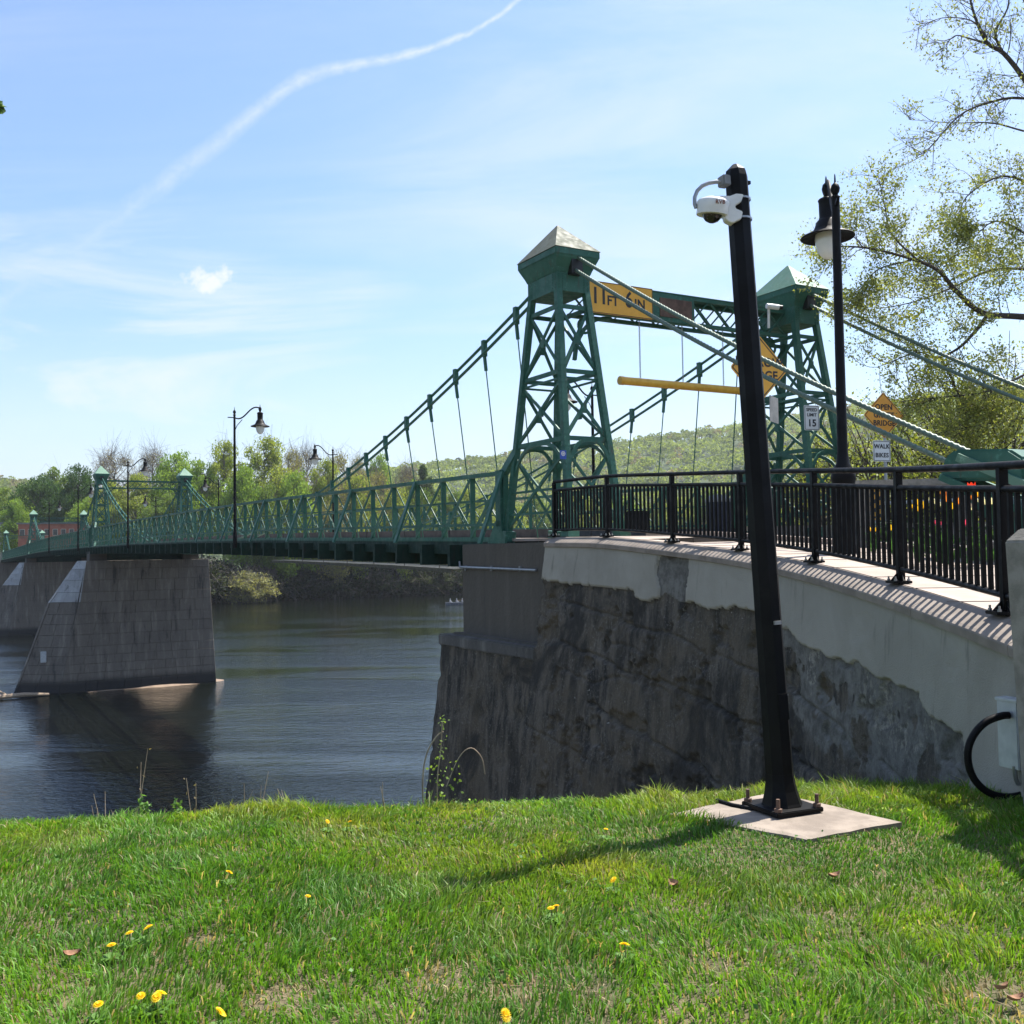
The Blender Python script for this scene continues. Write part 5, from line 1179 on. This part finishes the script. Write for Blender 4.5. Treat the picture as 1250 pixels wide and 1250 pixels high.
# ------------------------------------------------------------------ dandelions, dead leaves
def dandelion(px, py, label, sc_=1., cl=False):
    p = on(px, py, -1.6); p[2] = float(ground_z(p[:1], p[1:2])[0]); h = .075; root = thing('dandelion', p, label, 'dandelion', 'dandelions in the lawn'); t = p + [0, 0, h]
    m = MB(); m.tube([p, p + [.004, 0, h * .5], t], .0025, 5); me = m.build('stem', 'leaf', me_only=True); ca = me.color_attributes.new('col', 'FLOAT_COLOR', 'POINT'); ca.data.foreach_set('color', np.tile([.2, .25, .1, 1.], len(me.vertices))); link('stem', me, root)
    V = []; F = []
    for q in range(9):
        a = 2 * math.pi * q / 9 + gr.uniform(-.3, .3); d = np.array([math.cos(a), math.sin(a), 0]); s = np.array([-d[1], d[0], 0]); b = len(V); L = gr.uniform(.035, .06)
        V += [p + [0, 0, .012], p + d * L * .6 - s * .011 + [0, 0, .035], p + d * L + [0, 0, .030], p + d * L * .6 + s * .011 + [0, 0, .035]]; F.append((b, b + 1, b + 2, b + 3))
    link('leaf_rosette', np_mesh('leaf_rosette', V, F, 'leaf', cols=np.tile((.11, .23, .035), (len(V), 1)) * gr.uniform(.8, 1.2, (len(V), 1))), root)
    tl = gr.normal(0, .35, 2); V = []; F = []
    for ring, (r, up_h, n) in enumerate(((.024, .001, 22), (.018, .006, 18), (.010, .009, 12))):
        for q in range(n):
            a = 2 * math.pi * (q + .4 * ring) / n; d = np.array([math.cos(a), math.sin(a), 0]); s = np.array([-d[1], d[0], 0]); b = len(V)
            d = d + np.array([0, 0, d[0] * tl[0] + d[1] * tl[1]]); V += [t, t + (d * r * .7 - s * .0028 + [0, 0, up_h]) * sc_, t + (d * r + [0, 0, up_h * .8]) * sc_, t + (d * r * .7 + s * .0028 + [0, 0, up_h]) * sc_]; F.append((b, b + 1, b + 2, b + 3))
    link('flower_head', np_mesh('flower_head', V, F, 'petal', cols=np.tile((.88, .60, .012), (len(V), 1)) * gr.uniform(.85, 1.1, (len(V), 1))), root)
for px, py, l, s in ((280, 1073, 'lone yellow dandelion left of centre in the upper lawn', 1.1), (376, 1102, 'small dandelion right of the lone one in the upper left lawn', .9), (158, 1143, 'dandelion in the middle of the diagonal row of three', 1.1), (181, 1137, 'topmost dandelion of the diagonal row of three', 1.25), (136, 1157, 'lowest dandelion of the diagonal row of three', 1.2), (172, 1217, 'dandelion just left of the big double bloom near the bottom', 1.1), (191, 1219, 'left bloom of the big double dandelion near the bottom', 1.25), (197, 1214, 'right bloom of the big double dandelion near the bottom', 1.25), (120, 1227, 'dandelion nearest the bottom left corner', 1.2), (270, 1240, 'dandelion at the bottom edge right of the double bloom', 1.2), (740, 1014, 'distant dandelion just beyond the pole shadow', .9), (749, 1084, 'dandelion right of the tip of the pole shadow', 1.1), (673, 1119, 'left bloom of the dandelion pair below the pole shadow', 1.1), (679, 1117, 'right bloom of the dandelion pair below the pole shadow', 1.1), (763, 1171, 'large dandelion in the right middle of the lawn', 1.3), (618, 1249, 'dandelion cut by the bottom edge at the centre', 1.2), (400, 999, 'tiny dandelion near the crest of the bank', .9), (427, 997, 'second tiny dandelion near the crest of the bank', .8)):
    dandelion(px, py + 16, l, s * .68)
for px, py, l in ((824, 1083, 'curled pinkish brown leaf lying right of the pole shadow'), (1060, 1163, 'upright brown leaf in the lawn below the pole'), (88, 1166, 'brown leaf lying near the row of three dandelions'), (1018, 1067, 'small dark leaf in the grass below the concrete pad'), (1240, 1222, 'brown leaf on the bare soil at the right edge'), (1225, 1208, 'smaller brown leaf on the bare soil at the right edge')):
    p = on(px, py + 8, -1.6); p[2] = float(ground_z(p[:1], p[1:2])[0]) + .035; g1, g2 = 7, 4; V = []
    yw = random.uniform(0, 6.28); rollv = random.uniform(-.6, .6)
    for i in range(g1):
        f = i / (g1 - 1) * 2 - 1; w = .018 * (1 - f * f) ** .6 + .001
        for j in range(g2): q = j / (g2 - 1) * 2 - 1; lx_, ly_, lz_ = f * .034, q * w, .012 * q * q + .012 * f * f; ly_, lz_ = ly_ * math.cos(rollv) - lz_ * math.sin(rollv), ly_ * math.sin(rollv) + lz_ * math.cos(rollv); V.append((p[0] + lx_ * math.cos(yw) - ly_ * math.sin(yw), p[1] + lx_ * math.sin(yw) + ly_ * math.cos(yw), p[2] + lz_))
    F = [(i * g2 + j, i * g2 + j + 1, (i + 1) * g2 + j + 1, (i + 1) * g2 + j) for i in range(g1 - 1) for j in range(g2 - 1)]
    o = link('dead_leaf', np_mesh('dead_leaf', V, F, 'dead_leaf', smooth=True), loc=p); tag(o, l, 'leaf', 'dead leaves on the lawn')

# ------------------------------------------------------------------ weeds along the crest
def weed(px, py, h, nst, nl, label, colr=(.17, .30, .05), spread=.05, ls=.022, dry=False):
    p = on(px, py, -1.66); Yw = p[1]; p[2] = float(ground_z(p[:1], p[1:2])[0]); root = thing('weed', p, label, 'weed', 'weeds along the crest of the bank')
    m = MB(); LP = []
    for q in range(nst):
        a = gr.uniform(0, 6.28); e = p + np.array([math.cos(a) * spread * gr.uniform(.4, 1.5), math.sin(a) * spread, h * gr.uniform(.7, 1.1)]); mid = (p + e) / 2 + gr.normal(size=3) * .02 * (h + .1)
        m.tube([p, mid, e], [.004, .003, .0015], 5); 
        for t in np.linspace(.35, 1, max(nl // nst, 1)): LP.append((p * (1 - t) + e * t) * (1 - .5 * (1 - t)) + mid * .5 * (1 - t) + gr.normal(size=3) * .014)
    m.build('stems', 'cane', root)
    if nl:
        LP = np.array(LP); V, F, C = leafs(LP, gr.uniform(.6, 1.2, len(LP)) * ls, np.array([colr]) * gr.uniform(.65, 1.3, (len(LP), 1)), gr, .6); link('leaves', np_mesh('leaves', V, F, 'leaf', cols=C), root)
weed(178, 990, .30, 4, 110, 'taller leafy green weed at the crest below the pier', (.14, .27, .07), .03, .02)
weed(218, 990, .20, 3, 70, 'shorter leafy green weed right of the taller one', (.13, .25, .07), .03, .018)
weed(30, 998, .12, 4, 50, 'bushy green weed at the left edge of the crest', (.12, .24, .05), .05, .02)
for k, (px, h) in enumerate(((168, .52), (236, .42), (120, .25), (292, .26), (318, .3), (352, .2), (470, .22), (130, .34))):
    weed(px, 990, h, 2, 6 if k < 2 else 0, 'thin dry stalk number-less'.replace(' number-less', ['rising highest in front of the pier reflection', 'leaning right of the leafy weeds', 'left of the leafy weeds', 'near the crest in front of bright water', 'slanting over bright water', 'low over the water edge', 'left of the abutment', 'beside the leafy weeds'][k] and ' ' + ['rising highest in front of the pier reflection', 'leaning right of the leafy weeds', 'left of the leafy weeds', 'near the crest in front of bright water', 'slanting over bright water', 'low over the water edge', 'left of the abutment', 'beside the leafy weeds'][k]), (.25, .2, .12), .07, .012)
for px, h, l in ((570, .06, 'at the foot of the abutment corner'), (620, .06, 'left of the middle of the wall foot'), (640, .055, 'small one at the middle of the wall foot'), (690, .09, 'tallest one at the middle of the wall foot'), (655, .06, 'beside the tallest one at the wall foot'), (812, .07, 'left of the concrete pad'), (834, .07, 'touching the left corner of the concrete pad'), (1095, .07, 'at the right corner of the concrete pad')):
    weed(px, 978 if px < 1000 else 1010, h, 5, 30, 'low bright green weed ' + l, (.30, .45, .05), .06, .02)
vn = thing('vine', at(528, 985, 7.2), 'arched dry cane with young green leaves in front of the abutment edge', 'vine')
m = MB(); cane = catmull(np.array([at(x, y, 7.2) for x, y in ((517, 1000), (516, 950), (521, 920), (532, 900), (541, 893))]), 4); m.tube(cane, .006, 6)
c2 = catmull(np.array([at(x, y, 7.2) for x, y in ((534, 1000), (534, 950), (538, 915), (540, 880))]), 4); m.tube(c2, .005, 6)
c3 = catmull(np.array([at(x, y, 7.2) for x, y in ((545, 960), (560, 925), (575, 913), (588, 925), (592, 945))]), 4); m.tube(c3, .004, 6); m.build('canes', 'cane', vn, smooth=True)
LP = np.vstack([c2[gr.integers(0, len(c2), 60)], np.array([at(x, y, 7.2) for x, y in zip(gr.uniform(520, 560, 46), gr.uniform(930, 975, 46))])]) + gr.normal(size=(106, 3)) * .018
V, F, C = leafs(LP, gr.uniform(.008, .018, 106), np.array([(.20, .30, .07)]) * gr.uniform(.6, 1.3, (106, 1)), gr, .65); link('leaves', np_mesh('leaves', V, F, 'leaf', cols=C), vn)

# ------------------------------------------------------------------ trees
class Tree:
    def __init__(s, seed): s.r = np.random.default_rng(seed); s.mb = MB(); s.tips = []; s.seg = 0
    def limb(s, pts, r0, r1, sides=6):
        n = len(pts); s.mb.tube(pts, list(np.linspace(r0, r1, n)), sides, False)
    def grow(s, p, d, L, r, lev, maxlev, up_=.08, bend=.22, kids=(3, 5), tipn=1):
        n = 5 if lev < maxlev else 4; pts = [p]; dd = d / np.linalg.norm(d)
        for i in range(n):
            dd = dd + s.r.normal(size=3) * bend * .5 + np.array([0, 0, up_]); dd /= np.linalg.norm(dd); pts.append(pts[-1] + dd * L / n)
        s.limb(pts, r, r * .45, 6 if lev < 2 else (4 if lev < maxlev else 3))
        if lev >= maxlev:
            for f in np.linspace(.25, 1, 5): i = f * n; a = min(int(i), n - 1); s.tips.append(pts[a] + (pts[a + 1] - pts[a]) * (i - a))
            return
        for k in range(s.r.integers(*kids)):
            f = s.r.uniform(.3, 1.) ; i = f * n; a = min(int(i), n - 1); q = pts[a] + (pts[a + 1] - pts[a]) * (i - a)
            ax = s.r.normal(size=3); ax -= dd * (ax @ dd); ax /= np.linalg.norm(ax); ang = s.r.uniform(.45, 1.0); nd = dd * math.cos(ang) + ax * math.sin(ang)
            s.grow(q, nd, L * s.r.uniform(.5, .72), max(r * .5, .004), lev + 1, maxlev, up_, bend, kids)
        s.grow(pts[-1], dd, L * .6, max(r * .45, .004), lev + 1, maxlev, up_, bend, kids)
# big half-leafed tree at the right edge: limbs enter the picture from a trunk just outside it
T = Tree(31); Yt = 21.
big = thing('leafy_tree', (12.6, Yt + 1, -.4), 'large spreading tree with young yellow-green leaves at the right edge', 'tree')
def wl(pts, Y=Yt): return [at(x, y, Y + dy) for x, y, dy in pts]
trunk = [np.array([12.6, Yt + 1, -.6]), np.array([12.5, Yt + 1, 1.5]), np.array([12.3, Yt + .8, 3.6]), np.array([12.5, Yt + .8, 6]), np.array([12.2, Yt + .6, 9.5]), np.array([12.5, Yt + .6, 13])]
T.limb(catmull(np.array(trunk), 4), .42, .14, 10)
mains = [  # (waypoints, radius start, end, child length)
 ([(1330, 395, .5), (1250, 387, 0), (1200, 382, 0), (1168, 356, 0), (1145, 330, -.2), (1112, 316, -.3), (1060, 303, -.5), (1010, 300, -.6)], .13, .02, .85),
 ([(1205, 385, 0), (1190, 405, .2), (1170, 425, .3), (1143, 437, .4), (1120, 430, .4), (1080, 445, .6)], .07, .015, .8),
 ([(1148, 436, .4), (1165, 470, .4), (1180, 510, .5), (1185, 550, .6)], .05, .015, .8),
 ([(1120, 318, -.3), (1088, 285, -.2), (1080, 250, -.1), (1072, 215, 0)], .04, .012, .55),
 ([(1335, 200, 1), (1275, 135, .5), (1250, 96, .2), (1225, 65, .0), (1205, 52, 0), (1190, 20, 0), (1180, -20, 0)], .12, .03, .7),
 ([(1225, 66, 0), (1215, 40, 0), (1230, 10, 0), (1232, -20, 0)], .05, .02, .5),
 ([(1206, 54, 0), (1180, 46, -.2), (1165, 44, -.3), (1150, 60, -.3)], .035, .008, .42),
 ([(1205, 45, 0), (1185, 25, .2), (1150, 22, .3), (1120, 34, .3)], .03, .007, .42),
 ([(1340, 140, 0), (1250, 120, 0), (1205, 126, 0), (1170, 142, -.2), (1135, 180, -.3), (1117, 192, -.3)], .06, .007, .55),
 ([(1250, 160, .4), (1210, 150, .4), (1165, 150, .3), (1110, 146, .3)], .035, .006, .45),
 ([(1330, 300, 1), (1270, 235, .8), (1225, 215, .8), (1180, 240, .6), (1170, 275, .6)], .07, .01, .6),
 ([(1330, 330, -.5), (1260, 290, -.6), (1215, 270, -.8), (1180, 300, -.8)], .06, .01, .7),
 ([(1340, 440, .4), (1270, 450, .3), (1225, 470, 0), (1195, 480, 0), (1150, 485, .2), (1100, 490, .3)], .06, .012, .75),
 ([(1330, 345, 1.2), (1260, 330, 1.4), (1210, 330, 1.4), (1165, 350, 1.4), (1110, 370, 1.2), (1050, 380, 1.)], .07, .01, .8),
 ([(1330, 520, .4), (1260, 510, .3), (1225, 515, 0), (1190, 520, 0), (1140, 530, .4)], .06, .012, .7),
 ([(1112, 318, -.3), (1070, 330, -.4), (1050, 360, -.3), (1042, 400, -.2)], .03, .008, .6),
 ([(1340, 60, .6), (1290, 40, .4), (1255, 10, .2), (1240, -30, 0)], .06, .02, .6)]
for wp, r0, r1, cl in mains:
    P = catmull(np.array(wl(wp)), 4); T.limb(P, r0 * .6, r1 * .6, 7); n = len(P); nk = max(9, int(np.linalg.norm(np.diff(P, axis=0), axis=1).sum() * 7.5))
    for k in range(nk):
        f = T.r.uniform(.18, 1.) * (n - 1); a = min(int(f), n - 2); q = P[a] + (P[a + 1] - P[a]) * (f - a); d = P[a + 1] - P[a]; d /= np.linalg.norm(d)
        ax = T.r.normal(size=3); ax -= d * (ax @ d); ax /= np.linalg.norm(ax); ang = T.r.uniform(.5, 1.15)
        T.grow(q, d * math.cos(ang) + ax * math.sin(ang), cl * T.r.uniform(.6, 1.2), .008, 1, 2, .05, .40, (3, 6))
T.mb.build('trunk', 'bark', big, smooth=True)
tips = np.array(T.tips); tpx, tpy = pix(tips)
dens = np.clip(np.interp(tpy, [40, 180, 230, 330, 430, 560], [.22, .32, .8, 1., 1., 1.]), 0, 1); kp = T.r.random(len(tips)) < dens; tips = tips[kp]
cnt = np.where(pix(tips)[1] > 215, 7, 4); LP = np.repeat(tips, cnt, 0); LP = LP + T.r.normal(size=LP.shape) * .075
lpx, lpy = pix(LP); leaf_mix = np.clip(T.r.normal(.5, .3, len(LP)), 0, 1)[:, None]  # random mix of darker and paler leaf colour
LC = np.array([(.19, .22, .07)]) * (1 - leaf_mix) + np.array([(.38, .42, .12)]) * leaf_mix; LC = LC * T.r.uniform(.6, 1.25, (len(LP), 1))
V, F, C = leafs(LP, T.r.uniform(.016, .040, len(LP)), LC, T.r, .6); link('crown', np_mesh('crown', V, F, 'leaf', cols=C), big)
print('big tree tips', len(tips))

gp = B(SPANS[1] - .9, -4.55, -7.9); g_ = thing('gauge_plate', gp, 'small pale plate fixed to the nose of the nearest pier', 'plate')
nv = np.array([-.62, -.78, 0]); m = MB(); m.box(at(53, 802, gp[1] - .25), (.42, .06, .85), (np.array([.9, .43, 0]), np.array([.43, -.9, 0]), np.array([0, 0, 1.]))); m.build('plate', 'bright_zinc', g_, bevel=.05)
# shrubs and vine tangle behind the anchorage, on the bank right of the bridge
def shrub(px, ytop, wpx, Yd, seed, label, c0=(.15, .19, .045), c1=(.29, .33, .075), zb0=-1.2, nleaf=2600, ls=(.03, .06), group='shrubs on the near bank right of the bridge'):
    r = np.random.default_rng(seed); c = at(px, ytop, Yd); h = c[2] - zb0; w = wpx / FPX * Yd / 2; root = thing('shrub', (c[0], c[1], zb0), label, 'shrub', group); base = np.array([c[0], c[1], zb0]); t = Tree(seed)
    for k in range(7):
        a = r.uniform(0, 6.28); d = np.array([math.cos(a) * w * .7, math.sin(a) * w * .6, h * .8]); t.grow(base + d * .02, d, np.linalg.norm(d) * .75, .03 + .008 * h, 0, 2, .05, .3, (3, 5))
    t.mb.build('stems', 'bark', root); tips = np.array(t.tips); k = r.integers(0, len(tips), nleaf); P = tips[k] + r.normal(size=(nleaf, 3)) * .14 * max(w, .6)
    f = r.random((nleaf, 1)); V, F, C = leafs(P, r.uniform(*ls, nleaf), (np.array([c0]) * (1 - f) + np.array([c1]) * f) * r.uniform(.6, 1.25, (nleaf, 1)), r, .65); link('foliage', np_mesh('foliage', V, F, 'leaf', cols=C), root)
for px, yt, w, Yd, sd, l in ((1090, 500, 110, 27, 1, 'olive green shrub behind the orange diamond sign'), (1170, 470, 130, 26, 2, 'tall tangled shrub behind the green anchorage box'), (1245, 450, 140, 24, 3, 'dense shrub at the right edge above the anchorage box'), (1035, 540, 80, 30, 4, 'low shrub between the right tower and the tall lamp'), (1130, 540, 120, 25, 5, 'low dark shrub right of the walk bikes sign'), (1215, 530, 130, 23, 6, 'low tangled shrub beside the anchorage box'), (985, 560, 60, 32, 7, 'low shrub behind the legs of the right tower')):
    shrub(px, yt, w, Yd, sd, l)

# far trees: a few kinds, each copied with its parts
def proto(seed, h, w, nclump, per, c0, c1, lsz, bareness=0., trunk_h=.25):
    r = np.random.default_rng(seed); t = Tree(seed); t.limb([np.array([0, 0, -1.]), np.array([.1, 0, h * trunk_h]), np.array([-.1, .1, h * .55]), np.array([.1, 0, h * .92])], .012 * h + .12, .04, 7); cl = []
    for k in range(nclump):
        for _ in range(50):
            q = r.uniform(-1, 1, 3)
            if q @ q < 1 and q @ q > .15: break
        prof = 1 - .35 * max(q[2], 0) ; c = np.array([q[0] * w / 2 * prof, q[1] * w / 2 * prof, h * (.60 + .38 * q[2])]); cl.append(c)
        st = np.array([0, 0, max(h * trunk_h, c[2] - np.hypot(c[0], c[1]) * .9)]); t.limb([st, (st + c) / 2 + r.normal(size=3) * .3, c], .035 + .004 * h, .02, 4)
        if bareness:
            for _ in range(int(7 * bareness)): t.limb([c, c + r.normal(size=3) * w * .07 + [0, 0, w * .05], c + r.normal(size=3) * w * .12 + [0, 0, w * .10]], .03, .012, 3)
    P = []
    for c in cl:
        rad = w * r.uniform(.09, .17); q = r.normal(size=(per, 3)); q /= np.linalg.norm(q, axis=1)[:, None]; P.append(c + q * rad * (r.random((per, 1)) ** .4) * [1, 1, .75])
    P = np.vstack(P); tone = np.repeat(r.random(nclump), per)[:, None] * .7 + .3 * r.random((len(P), 1)); V, F, C = leafs(P, r.uniform(*lsz, len(P)), (np.array([c0]) * (1 - tone) + np.array([c1]) * tone) * r.uniform(.7, 1.2, (len(P), 1)), r, .75)
    return t.mb.build('trunk', 'bark_far', me_only=True), np_mesh('crown', V, F, 'far_leaf', cols=C)
KIND = {'light': proto(101, 20, 13, 80, 190, (.20, .27, .05), (.36, .42, .085), (.12, .24), .6), 'bright': proto(102, 18, 13, 90, 200, (.15, .26, .04), (.28, .40, .07), (.12, .24), .2),
        'dark': proto(103, 18, 14, 110, 200, (.030, .075, .02), (.065, .13, .035), (.13, .25)), 'mid': proto(104, 18, 13, 100, 190, (.09, .16, .03), (.19, .27, .06), (.12, .24), .2),
        'bare': proto(105, 20, 13, 70, 50, (.24, .21, .13), (.36, .32, .19), (.08, .16), 2.2), 'tan': proto(106, 18, 13, 80, 110, (.24, .23, .085), (.38, .36, .13), (.10, .20), 1.2), 'pine': proto(107, 20, 9, 100, 160, (.03, .06, .028), (.06, .10, .04), (.12, .24))}
DESC = {'light': 'pale yellow-green spring tree', 'bright': 'bright green leafy tree', 'dark': 'dark green rounded tree', 'mid': 'mid green tree', 'bare': 'almost leafless grey-brown tree', 'tan': 'tan budding tree', 'pine': 'dark evergreen tree'}
def place_tree(kind, px, ytop, wpx, Yd, label, zb0=None):
    top = at(px, ytop, Yd); gz_ = float(ground_z(np.array([top[0]]), np.array([top[1]]))[0]) - .3 if zb0 is None else zb0; h0 = {'light': 20, 'bare': 20, 'pine': 20}.get(kind, 18); w0 = 9 if kind == 'pine' else 13
    h = (top[2] - gz_); w = wpx / FPX * Yd; root = bpy.data.objects.new('tree', None); col.objects.link(root); root.location = (top[0], top[1], gz_); OFF[root.name] = Vector(root.location); tag(root, label, 'tree', 'trees on the far bank')
    root.rotation_euler = (0, 0, random.uniform(0, 6.28)); root.scale = (w / w0, w / w0, h / (h0 * .98))
    for nm, me in zip(('trunk', 'crown'), KIND[kind]): o = bpy.data.objects.new(nm, me); col.objects.link(o); o.parent = root
far = [('mid', 8, 598, 60, 262, 'at the far left edge'), ('dark', 45, 583, 62, 255, 'behind the red building, left one'), ('dark', 96, 570, 46, 250, 'behind the left pier tower'), ('mid', 70, 574, 60, 268, 'peeping over the dark trees'), ('bright', 22, 612, 46, 248, 'low at the far left'), ('bare', 140, 552, 70, 262, 'between the two pier towers'), ('bare', 186, 549, 52, 275, 'above the pier tower beam'), ('bright', 215, 556, 66, 246, 'behind the right pier tower'), ('light', 165, 582, 60, 240, 'low between the pier towers'), ('light', 130, 590, 50, 236, 'low behind the left pier tower'), ('bright', 246, 566, 56, 232, 'left of the tallest bridge lamp'), ('light', 273, 542, 58, 236, 'just left of the tallest bridge lamp'), ('light', 322, 538, 74, 238, 'tallest one right of the bridge lamp'), ('bright', 296, 575, 64, 226, 'low behind the tallest bridge lamp'), ('tan', 352, 546, 52, 246, 'right of the tallest pale tree'), ('bare', 374, 548, 46, 256, 'left of the far railing lamp'), ('light', 395, 565, 56, 236, 'behind the far railing lamp'), ('tan', 420, 552, 58, 250, 'right of the far railing lamp'), ('tan', 442, 556, 44, 258, 'where the main cables meet the railing'), ('bright', 463, 558, 40, 300, 'small rounded one above the cables'), ('tan', 468, 574, 64, 246, 'under the descending cables'), ('bare', 497, 570, 44, 256, 'in front of the wooded hill'), ('pine', 517, 570, 30, 262, 'dark pointed one in front of the hill'), ('mid', 508, 590, 56, 246, 'low in front of the hill'), ('light', 440, 585, 60, 236, 'low behind the railing, middle'), ('bright', 360, 580, 60, 230, 'low behind the railing, left of middle'), ('mid', 545, 595, 50, 262, 'left of the tall tower'), ('light', 575, 600, 56, 275, 'behind the tall tower foot'), ('mid', 330, 595, 60, 226, 'low behind the first span'), ('tan', 408, 595, 60, 232, 'low behind the far railing'), ('light', 485, 600, 56, 240, 'low right of the cables'), ('mid', 200, 605, 60, 232, 'low behind the far pier tower'), ('bright', 105, 610, 46, 242, 'low left of the pier'), ('light', 610, 605, 60, 290, 'seen through the tower legs'), ('mid', 650, 606, 60, 310, 'low behind the tower'), ('light', 700, 606, 64, 320, 'low behind the black fence, left end'), ('bright', 755, 606, 64, 330, 'low behind the fence near the tower'), ('light', 810, 602, 66, 335, 'low behind the fence, middle'), ('mid', 868, 600, 66, 340, 'low left of the camera pole'), ('bright', 925, 596, 66, 345, 'low behind the camera pole'), ('light', 985, 592, 66, 345, 'low behind the right tower')]
for kd, px, yt, w, Yd, l in far: place_tree(kd, px, yt, w * 1.05, Yd, DESC[kd] + ' ' + l + (' on the far bank' if 'far left' not in l else ''))
# bushes hanging over the far water's edge
bsh = proto(120, 8, 9, 70, 60, (.018, .030, .010), (.045, .060, .018), (.12, .25), .6, .05); bsl = proto(121, 8, 9, 70, 60, (.21, .22, .09), (.36, .36, .16), (.10, .22), .8, .05)  # shade of the backlit bank is put into the dark bushes' leaf colours
bl = random.Random(4); n = 0
for px in range(80, 620, 13):
    v = ray(px, 735); ys = np.linspace(150, 400, 500); ratio = v[0] / v[1]; X_ = ys * ratio; s_, o_ = so(np.stack([X_, ys], 1)); i = int(np.argmax(s_ > shore(o_) - 2.5)); Yd = ys[i]
    pale = px in (288, 301); hh = bl.uniform(9, 13) if not pale else 9; sc_ = hh / 8
    root = bpy.data.objects.new('bank_bush', None); col.objects.link(root); root.location = (X_[i] - (7 * BD[0] if pale else 0), Yd - (7 * BD[1] if pale else 0), WATER - hh * .24); root.scale = (sc_ * bl.uniform(.9, 1.3), sc_ * 1.1, sc_); root.rotation_euler = (0, 0, bl.uniform(0, 6))
    tag(root, 'pale olive bush leaning over the far water edge right of the pier' if pale else ('dark green bush at the far water edge behind the stone piers' if px < 262 else 'dark green bush at the far water edge right of the pale bushes' if px < 440 else 'dark green bush at the far water edge close to the boat and abutment'), 'bush', 'pale bushes at the far water edge' if pale else 'dark bushes at the far water edge')
    for nm, me in zip(('stems', 'foliage'), bsl if pale else bsh): o = bpy.data.objects.new(nm, me); col.objects.link(o); o.parent = root

# woods on the hill: one mass of crowns made of leaf tufts
fr2 = np.random.default_rng(44); NC = 8200
ang = fr2.uniform(-.60, .66, NC); rad = np.sqrt(fr2.uniform(340 ** 2, 1100 ** 2, NC)); x, y = np.sin(ang) * rad, np.cos(ang) * rad; s_, o_ = so(np.stack([x, y], 1)); k = s_ > shore(o_) + 12; x, y, rad = x[k], y[k], rad[k]
z = ground_z(x, y); n = len(x); per = 50; cw_ = fr2.uniform(3.0, 6.0, n); chh = cw_ * fr2.uniform(.8, 1.3, n)
q = fr2.normal(size=(n, per, 3)); q /= np.linalg.norm(q, axis=2)[..., None]; q[..., 2] = np.abs(q[..., 2]) * 1.0 - .15
P = np.stack([x, y, z + chh * 1.1], 1)[:, None, :] + q * np.stack([cw_, cw_, chh], 1)[:, None, :] * (.75 + .3 * fr2.random((n, per, 1)))
tone = fbm(x * .012 + 5, y * .012, 300, 4); f = np.clip((tone - .35) * 3.2 + fr2.normal(0, .22, n), 0, 1)[:, None]; cc_ = np.array([(.16, .205, .055)]) * (1 - f) + np.array([(.25, .315, .075)]) * f
br = (fr2.random(n) < .05 + .14 * (fbm(x * .02, y * .02, 320, 3) > .55))[:, None]; cc_ = np.where(br, np.array([(.20, .175, .10)]), cc_); dkc = (fr2.random(n) < .02)[:, None]; cc_ = np.where(dkc, np.array([(.035, .06, .03)]), cc_)
C0 = np.repeat(cc_, per, 0) * fr2.uniform(.9, 1.12, (n * per, 1)); V, F, C = leafs(P.reshape(-1, 3), np.repeat(cw_ * .20, per) * fr2.uniform(.7, 1.3, n * per), C0, fr2, .85)
tag(link('hill_forest', np_mesh('hill_forest', V, F, 'far_leaf', cols=C)), 'spring woods covering the long hill beyond the river', 'forest', kind='stuff')

# maple outside the left edge whose lowest twig just reaches into the picture
mp_ = thing('maple_tree', (-9.2, 11.5, -4.6), 'tip of a leafy green twig reaching in at the upper left edge', 'tree')
t = Tree(77); t.limb(catmull(np.array([(-9.2, 11.5, -4.8), (-9.1, 11.4, 1.), (-9.0, 11.2, 5.), (-9.2, 11., 9.)]), 4), .22, .08, 8)
tip = at(4, 132, 10.5); br = catmull(np.array([(-9.05, 11.3, 3.4), (-7.6, 11., 4.6), (-6.2, 10.7, 4.95), tip + np.array([-.35, .05, .05]), tip]), 4); t.limb(br, .05, .005, 5)
for k in range(4, len(br) - 4, 2): t.grow(br[k], np.array([-.6, t.r.normal(), t.r.normal() * .6 + .2]), .5, .01, 1, 2)
for k in range(9): a = t.r.uniform(0, 6.28); t.grow(np.array([-9., 11.2, 4.5 + k * .45]), np.array([-.6 + .3 * math.cos(a), math.sin(a), .5]), 2.2, .05, 0, 2)
t.mb.build('trunk', 'bark', mp_, smooth=True); tips = np.vstack([np.repeat(np.array(t.tips), 4, 0) + t.r.normal(size=(len(t.tips) * 4, 3)) * .1, tip + t.r.normal(size=(16, 3)) * [.018, .03, .05] - [.02, 0, 0]])
V, F, C = leafs(tips, t.r.uniform(.03, .05, len(tips)), np.array([(.09, .17, .04)]) * t.r.uniform(.6, 1.5, (len(tips), 1)), t.r, .7); link('crown', np_mesh('crown', V, F, 'leaf', cols=C), mp_)

# ------------------------------------------------------------------ the air between the near bank and the hill
hz = MB().box((0, 760, 105), (3600, 1800, 240)).build('haze', 'ground'); tag(hz, kind='stuff')
hm = bpy.data.materials.new('haze'); hm.use_nodes = True; ht = NT(hm.node_tree); ht.n.clear()
ho_ = ht.node('ShaderNodeOutputMaterial'); hv = ht.node('ShaderNodeVolumePrincipled', {'Color': (.86, .92, 1, 1), 'Density': .00012, 'Anisotropy': .35}); ht.l.new(hv.outputs[0], ho_.inputs['Volume'])
hz.data.materials.clear(); hz.data.materials.append(hm)
